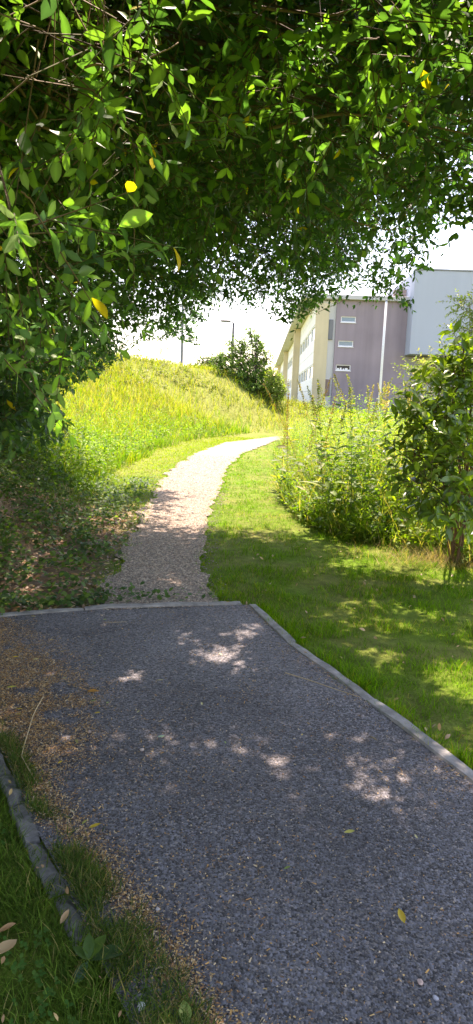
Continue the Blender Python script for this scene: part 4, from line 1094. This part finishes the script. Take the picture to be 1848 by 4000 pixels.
# ------------------------------------------------------------------ shrubs
rng = np.random.default_rng(111)
def shrub(name, label, base, clumps, twigs_per, ll, pal, wts, mat, nbig=0, nodes=5, per=2, tpl=LEAF8, hi=LEAFHI, stems=5, stem_r=.012, Lt=(.15, .35), stem_col=(.16, .1, .06), droop=.1, bias=(0, 0, .25), spread=.9, cat='shrub', hikey='x', wide=1.0, clump_keep=None):
    base = np.array(base, float); root = empty(name, tuple(base)); tag(root, label, cat)
    st, tw, fo = Acc(), Acc(), Acc()
    cs = np.array([c[:3] for c in clumps])
    order = np.argsort(cs[:, 2])
    for i in range(stems):
        c = cs[order[-1 - i % len(cs)]]; b = base + np.array([rng.normal(0, .06), rng.normal(0, .06), -.05])
        m = (b + c) / 2 + np.array([rng.normal(0, .08), rng.normal(0, .08), 0]); t = np.linspace(0, 1, 8)[:, None]
        st.add(*tube((1 - t) ** 2 * b + 2 * t * (1 - t) * m + t * t * c, np.linspace(stem_r, stem_r * .4, 8), 6), np.array(stem_col))
    for c in cs:
        a0 = base + np.array([0, 0, 1]) * max(.15, (c[2] - base[2]) * .45); t = np.linspace(0, 1, 5)[:, None]
        st.add(*tube(a0 + (c - a0) * t + np.array([0, 0, .08]) * np.sin(t * 3.14), np.linspace(stem_r * .55, stem_r * .25, 5), 5), np.array(stem_col))
    LT, LA, LN, LS, LC = [], [], [], [], []
    for c in clumps:
        cen, r = np.array(c[:3]), c[3]; n = int(twigs_per * c[4])
        dirs = nz(rng.normal(0, 1, (n, 3)))
        p0 = cen + dirs * r * (rng.uniform(0, 1, (n, 1)) ** .6)
        d = nz(dirs + rng.normal(0, .4, (n, 3)) + np.array(bias)); L = rng.uniform(*Lt, n)
        T, A, Nn, Sz, t, end = twig_leaves(p0, d, L, nodes, ll, droop=droop, per=per, spread=spread)
        C = mix_cols(len(T), pal, wts); new = (t > .8) & (rng.random(len(T)) < .35); C[new] *= np.array([1.5, 1.45, 1.1])
        LT.append(T); LA.append(A); LN.append(Nn); LS.append(Sz); LC.append(C)
        tw.add(*twig_stems(p0 - d * L[:, None] * .5, p0, end, np.full(n, stem_r * .22), np.repeat(np.array([stem_col]), n, 0)))
    T, A, Nn, Sz, C = map(np.concatenate, (LT, LA, LN, LS, LC))
    keep = T[:, 2] > height(T[:, 0], T[:, 1]) + .03
    T, A, Nn, Sz, C = T[keep], A[keep], Nn[keep], Sz[keep], C[keep]
    M = basis(A, Nn, np.stack([Sz * wide, Sz, Sz], 1))
    big = split_big(T, Sz, nbig) if nbig else np.zeros(len(T), bool)
    fo.add(*inst(*tpl, M[~big], T[~big], C[~big]))
    for acc in (st, tw, fo): acc.V = [q - base for q in acc.V]
    obj('stems', st.mesh('stems'), M_TWIG, root)
    obj('twigs', tw.mesh('twigs'), M_TWIG, root)['kind'] = 'stuff'
    obj('crown', fo.mesh('crown'), mat, root)['kind'] = 'stuff'
    if nbig: leaf_objects(hikey, *hi, T[big], M[big], C[big], mat, root)
    return root
def clump_px(lst): return [(*P(u, v, d), r, f) for (u, v, d, r, f) in lst]
lb = G(1795, 2195)
shrub('laurel_shrub', 'glossy dark green shrub with long leaves and bare brown stems at the right edge', lb,
      clump_px([(1810, 1350, 6.6, .1, .5), (1775, 1440, 6.5, .13, .7), (1840, 1440, 6.7, .16, .8), (1700, 1560, 6.5, .15, .8), (1780, 1540, 6.6, .25, 1), (1655, 1660, 6.4, .14, .8), (1730, 1650, 6.4, .24, 1), (1840, 1640, 6.6, .25, 1), (1620, 1770, 6.3, .12, .7), (1700, 1770, 6.3, .24, 1),
                (1800, 1780, 6.4, .25, 1), (1650, 1880, 6.2, .16, .7), (1730, 1900, 6.2, .22, 1), (1830, 1900, 6.3, .25, 1), (1680, 1990, 6.2, .14, .6), (1770, 2000, 6.3, .18, .8), (1930, 1500, 6.7, .3, 1), (1950, 1750, 6.6, .35, 1.3), (1930, 1950, 6.5, .3, 1), (1900, 1350, 6.8, .2, .8)]),
      21, .145, [(.08, .14, .03), (.12, .2, .035), (.18, .28, .045), (.25, .36, .055)], [3, 4, 2.5, 1.8], M_LAUREL, nbig=300, nodes=6, per=1, stems=6, stem_r=.016, Lt=(.12, .3), stem_col=(.15, .085, .05), droop=.05, bias=(-.1, -.1, .35), hikey='laurel', wide=.9)
shrub('pale_shrub', 'pale green airy shrub behind the glossy one, before the white block', G(1870, 1840),
      clump_px([(1835, 1190, 12.5, .28, 1), (1850, 1290, 12.5, .35, 1.2), (1900, 1250, 12.5, .5, 1.5), (1860, 1390, 12.4, .35, 1.2), (1800, 1420, 12.0, .2, .6), (1700, 1440, 11.5, .22, .7), (1650, 1480, 11, .25, .8), (1740, 1500, 11.5, .3, 1), (1850, 1520, 12, .4, 1.2), (1600, 1530, 10.8, .25, .8), (1960, 1400, 12.5, .6, 1.6)]),
      40, .07, [(.11, .17, .05), (.16, .22, .07), (.2, .24, .1), (.3, .28, .16)], [3, 3, 2, 1], M_WEED, nodes=6, stems=5, stem_r=.014, Lt=(.15, .4), stem_col=(.2, .15, .09))
hs = P(995, 1545, 41.0); hz = float(height(hs[0], hs[1]))
def wob(lst, d): return [(*P(u, v, d + dd), r, f) for (u, v, r, f, dd) in lst]
shrub('hill_shrub', 'big dark green shrub on the hillside in front of the slim street lamp', (hs[0], hs[1], hz),
      wob([(1000, 1340, .3, .5, 0), (950, 1350, .35, .7, .3), (890, 1390, .35, .7, 0), (940, 1400, .55, 1.2, 0), (1000, 1400, .5, 1, .3), (880, 1440, .4, 1, -.2), (930, 1450, .6, 1.4, -.3), (990, 1450, .6, 1.4, 0), (1030, 1380, .25, .4, .2), (1035, 1450, .4, .9, .2), (960, 1490, .55, 1.3, -.5), (1015, 1500, .5, 1.2, -.4), (1050, 1500, .4, 1, 0), (990, 1530, .45, 1.1, -.6), (1040, 1535, .35, .9, -.3), (850, 1415, .2, .4, 0), (980, 1300, .15, .35, 0), (905, 1350, .15, .35, 0), (1045, 1400, .15, .3, 0), (1010, 1330, .15, .35, 0), (865, 1400, .15, .3, 0)], 41.0),
      62, .2, [(.075, .15, .026), (.105, .2, .03), (.15, .26, .035), (.2, .32, .04)], [3, 3, 2, 1.4], M_WEED, nodes=4, tpl=LEAF4, stems=5, stem_r=.05, Lt=(.25, .6), stem_col=(.1, .07, .05))
hs = P(1080, 1550, 40.0); hz = float(height(hs[0], hs[1]))
shrub('bright_shrub', 'small bright yellow green shrub at the right foot of the big hillside shrub', (hs[0], hs[1], hz),
      wob([(1070, 1470, .25, .8, 0), (1085, 1495, .3, 1, 0), (1065, 1515, .3, 1, -.2), (1092, 1530, .25, .9, -.2), (1075, 1545, .25, .8, -.3)], 40.0),
      70, .19, [(.12, .19, .035), (.18, .26, .045), (.24, .3, .06)], [2, 3, 2], M_WEED, nodes=4, tpl=LEAF4, stems=4, stem_r=.03, Lt=(.2, .4))
hs = P(808, 1430, 46.0); hz = float(height(hs[0], hs[1]))
shrub('distant_shrub', 'small distant bluish green bush on the skyline between post and street lamp', (hs[0], hs[1], hz),
      wob([(790, 1425, .5, 1, 0), (820, 1418, .5, 1, 0), (805, 1430, .6, 1, 0), (840, 1432, .4, .8, 0)], 46.0),
      40, .22, [(.07, .12, .05), (.09, .14, .06)], [1, 1], M_WEED, nodes=4, tpl=LEAF4, stems=4, stem_r=.04, Lt=(.2, .45))
# dark tree whose edge shows at the top right corner
tx = P(2030, 260, 15.0)
shrub('dark_tree', 'dark leaved tree peeping in at the top right corner behind the near branches', (tx[0] + .6, tx[1], -.02),
      [(*P(1850, 130, 15.0), .5, 1), (*P(1830, 250, 15), .45, 1), (*P(1920, 200, 15.2), .9, 2.2), (*P(2060, 100, 15.4), 1.2, 3), (*P(2060, 420, 15.4), 1.1, 3), (*P(2150, 250, 16), 1.4, 3)],
      110, .13, [(.02, .04, .015), (.03, .055, .02)], [1, 1], M_TREE, nodes=5, tpl=LEAF4, stems=3, stem_r=.16, Lt=(.25, .6), cat='tree')

# ------------------------------------------------------------------ single fallen leaves, straws and stones on the paving
rng = np.random.default_rng(112)
FLEAF = leaf_t(4, .2, .3, -.12, .5)
YEL, ORG, GRN, PALE, BRN = (.6, .42, .04), (.5, .24, .05), (.24, .34, .08), (.55, .5, .2), (.34, .2, .1)
def fallen(u, v, ln, ang, colr, label, group=None, z=.008, wide=1.0, cup=1.0, name='fallen_leaf'):
    q = G(u, v, z)
    root_me = mesh_np('fallen_leaf', FLEAF[0] * np.array([wide, 1, cup]) - np.array([0, .5, 0]), FLEAF[1], np.array(colr) * rng.uniform(.9, 1.1))
    o = obj(name, root_me, M_DRYLEAF)
    o.location = q; o.scale = (ln, ln, ln)
    o.rotation_euler = (rng.normal(0, .12), rng.normal(0, .15), R(ang))
    tag(o, label, 'leaf', group)
    return o
fallen(1569, 3580, .052, 8, YEL, 'bright yellow leaf lying alone on the asphalt at lower right', wide=1.1)
fallen(362, 2700, .06, -80, ORG, 'orange curled leaf among the blossom litter on the asphalt')
fallen(370, 3228, .05, -62, YEL, 'yellow slender leaf on the asphalt nearest the left kerb gap')
fallen(625, 2658, .045, -105, PALE, 'pale cream leaf on the asphalt between two sun flecks')
fallen(630, 2878, .035, -70, (.2, .36, .2), 'round pale green leaf lying mid asphalt', wide=1.6)
fallen(788, 2752, .03, 10, PALE, 'small upright yellow green leaf in the middle of the asphalt', cup=2.5)
fallen(1365, 3250, .042, -82, (.5, .46, .1), 'thin yellow leaf on the asphalt below the right sun fleck')
fallen(1122, 3390, .025, -80, GRN, 'tiny green leaf fragment on the asphalt right of centre')
fallen(1460, 2890, .045, 50, (.22, .17, .08), 'curled brown leaf on the asphalt close to the right kerb', cup=2.5)
fallen(365, 2738, .036, -75, GRN, 'green yellow leaf just below the orange curled leaf')
fallen(45, 2685, .055, -70, (.45, .46, .06), 'yellow green leaf at the far left edge of the asphalt')
fallen(300, 2900, .032, 30, (.36, .34, .1), 'folded olive leaf at the lower edge of the litter patch', cup=2.5)
fallen(725, 3970, .07, 12, (.3, .42, .1), 'pointed green leaf at the bottom edge of the asphalt', wide=1.2, cup=2)
fallen(862, 2556, .03, 60, PALE, 'small pale leaf inside the large sun fleck')
fallen(20, 3715, .075, -35, (.5, .33, .16), 'large dry tan leaf on the grass at the left frame edge', z=.06, wide=1.6, cup=2)
fallen(25, 3640, .06, -80, (.42, .24, .1), 'crumpled brown leaf above the large tan leaf on the grass', z=.06, cup=3)
fallen(130, 2408, .04, -85, YEL, 'yellow leaf lying on the far kerb at left', z=.03)
fallen(890, 2352, .035, -70, ORG, 'small orange leaf on the far kerb near its right corner', z=.03)
fallen(252, 3585, .045, -20, (.4, .26, .12), 'brown leaf standing on the buried stretch of left kerb', z=.03, cup=2)
for oi, (u, v, ln, an, c) in enumerate(sorted(((200, 2500, .03, -80, YEL), (245, 2545, .03, -60, YEL), (130, 2440, .035, -85, (.6, .42, .2)), (60, 2566, .035, -85, YEL), (140, 2575, .035, -60, PALE), (90, 2605, .03, -85, PALE), (250, 2650, .03, -80, PALE), (75, 2770, .04, -100, YEL), (70, 2790, .035, -85, (.6, .42, .1)), (380, 2785, .033, -85, YEL),
                          (105, 2975, .04, -75, (.5, .33, .2)), (130, 2993, .03, -85, YEL), (235, 2978, .028, -40, YEL), (420, 2745, .02, -30, GRN), (310, 2705, .035, -55, BRN)), key=lambda q: q[1])):
    fallen(u, v, ln, an, c, 'small leaf in the tan litter patch, ' + ORD[oi] + ' of these counting from the far kerb', 'small leaves in the litter patch')
for oi, (u, v, ln, an, c) in enumerate(sorted(((390, 2562, .025, -85, YEL), (370, 2590, .02, -85, GRN), (410, 2420, .028, -85, GRN), (330, 3212, .025, -40, (.4, .42, .1)), (880, 2900, .018, 20, GRN), (1180, 2870, .018, -20, YEL), (1625, 3268, .022, 15, PALE), (540, 2780, .02, -50, PALE)), key=lambda q: q[1])):
    fallen(u, v, ln, an, c, 'tiny leaf scrap on the bare asphalt, ' + ORD[oi] + ' of these counting from the far kerb', 'leaf scraps on the bare asphalt')
def straw(pxs, r, label, z=.008, colr=None):
    pts = np.array([G(u, v, z + (0.012 if 0 < i < len(pxs) - 1 else 0)) for i, (u, v) in enumerate(pxs)])
    t = np.linspace(0, 1, 14); tt = np.linspace(0, 1, len(pts))
    q = np.stack([np.interp(t, tt, pts[:, i]) for i in range(3)], 1)
    V, F = tube(q - q[0], np.linspace(r, r * .5, 14), 5)
    o = obj('straw', mesh_np('straw', V, F), M_STRAW); o.location = q[0]
    tag(o, label, 'straw')
straw([(1115, 2628), (1220, 2660), (1310, 2692), (1405, 2722)], .0032, 'long straw stalk lying across the right kerb', z=.03)
straw([(170, 2718), (130, 2790), (110, 2860), (82, 2950), (110, 3000), (145, 3060)], .003, 'long bent dry stalk at the left side of the litter patch', z=.01)
straw([(410, 2430), (450, 2431), (495, 2428)], .002, 'short straw lying just inside the far kerb')
straw([(190, 3008), (225, 2998)], .0018, 'very short straw beside the left edge of the asphalt')
straw([(545, 3500), (580, 3487)], .002, 'short pale straw on the asphalt at lower left')
def pebble(u, v, r, colr, label, group=None):
    bm = bmesh.new(); bmesh.ops.create_icosphere(bm, subdivisions=2, radius=1)
    for vv in bm.verts: vv.co *= 1 + rng.normal(0, .09); vv.co.z *= .6; vv.co.x *= 1.25
    me = bpy.data.meshes.new('pebble'); bm.to_mesh(me); bm.free()
    a_ = me.color_attributes.new('col', 'FLOAT_COLOR', 'POINT'); a_.data.foreach_set('color', np.tile([*colr, 1], len(me.vertices)))
    o = obj('pebble', me, M_STONE); o.location = G(u, v, r * .4); o.scale = (r, r, r); o.rotation_euler = (0, 0, rng.uniform(0, 6))
    tag(o, label, 'pebble', group)
pebble(1642, 3835, .0085, (.5, .36, .29), 'pinkish pebble on the asphalt below the yellow leaf')
pebble(1702, 3898, .007, (.4, .4, .42), 'pale grey pebble at the lower right of the asphalt')
pebble(553, 3930, .011, (.6, .58, .54), 'white pebble by the left asphalt edge near the bottom')
pebble(617, 3550, .007, (.55, .5, .45), 'small whitish pebble on the asphalt at lower left')
pebble(512, 3545, .008, (.55, .35, .2), 'orange tan pebble at lower left of the asphalt')
pebble(555, 2928, .009, (.55, .44, .36), 'pinkish pebble on the asphalt left of centre')
pebble(350, 2858, .009, (.5, .38, .3), 'pinkish pebble in the litter patch')
# broad leaved plantain at the bottom left
pr = empty('plantain', tuple(G(345, 3790, -.02))); tag(pr, 'broad leaved plantain growing on the left kerb near the bottom', 'plant')
for (an, ln, el, c) in ((-75, .11, .35, (.06, .12, .035)), (10, .07, .9, (.09, .17, .04)), (160, .07, -.1, (.1, .2, .12)), (60, .06, .6, (.08, .15, .03)), (-30, .08, .7, (.1, .18, .03))):
    me = mesh_np('leaf', leaf_t(4, .24, .3, .25, .55)[0], leaf_t(4, .24, .3, .25, .55)[1], np.array(c)); me.materials.append(M_WEED)
    o = obj('leaf', me, None, pr); ax = Vector((-math.sin(R(an)), math.cos(R(an)), el)).normalized()
    mm = basis(np.array([ax]), np.array([[0, 0, 1.0]]), np.array([ln]))[0]
    o.matrix_basis = Matrix([[*mm[0], 0], [*mm[1], 0], [*mm[2], .03], [0, 0, 0, 1]])
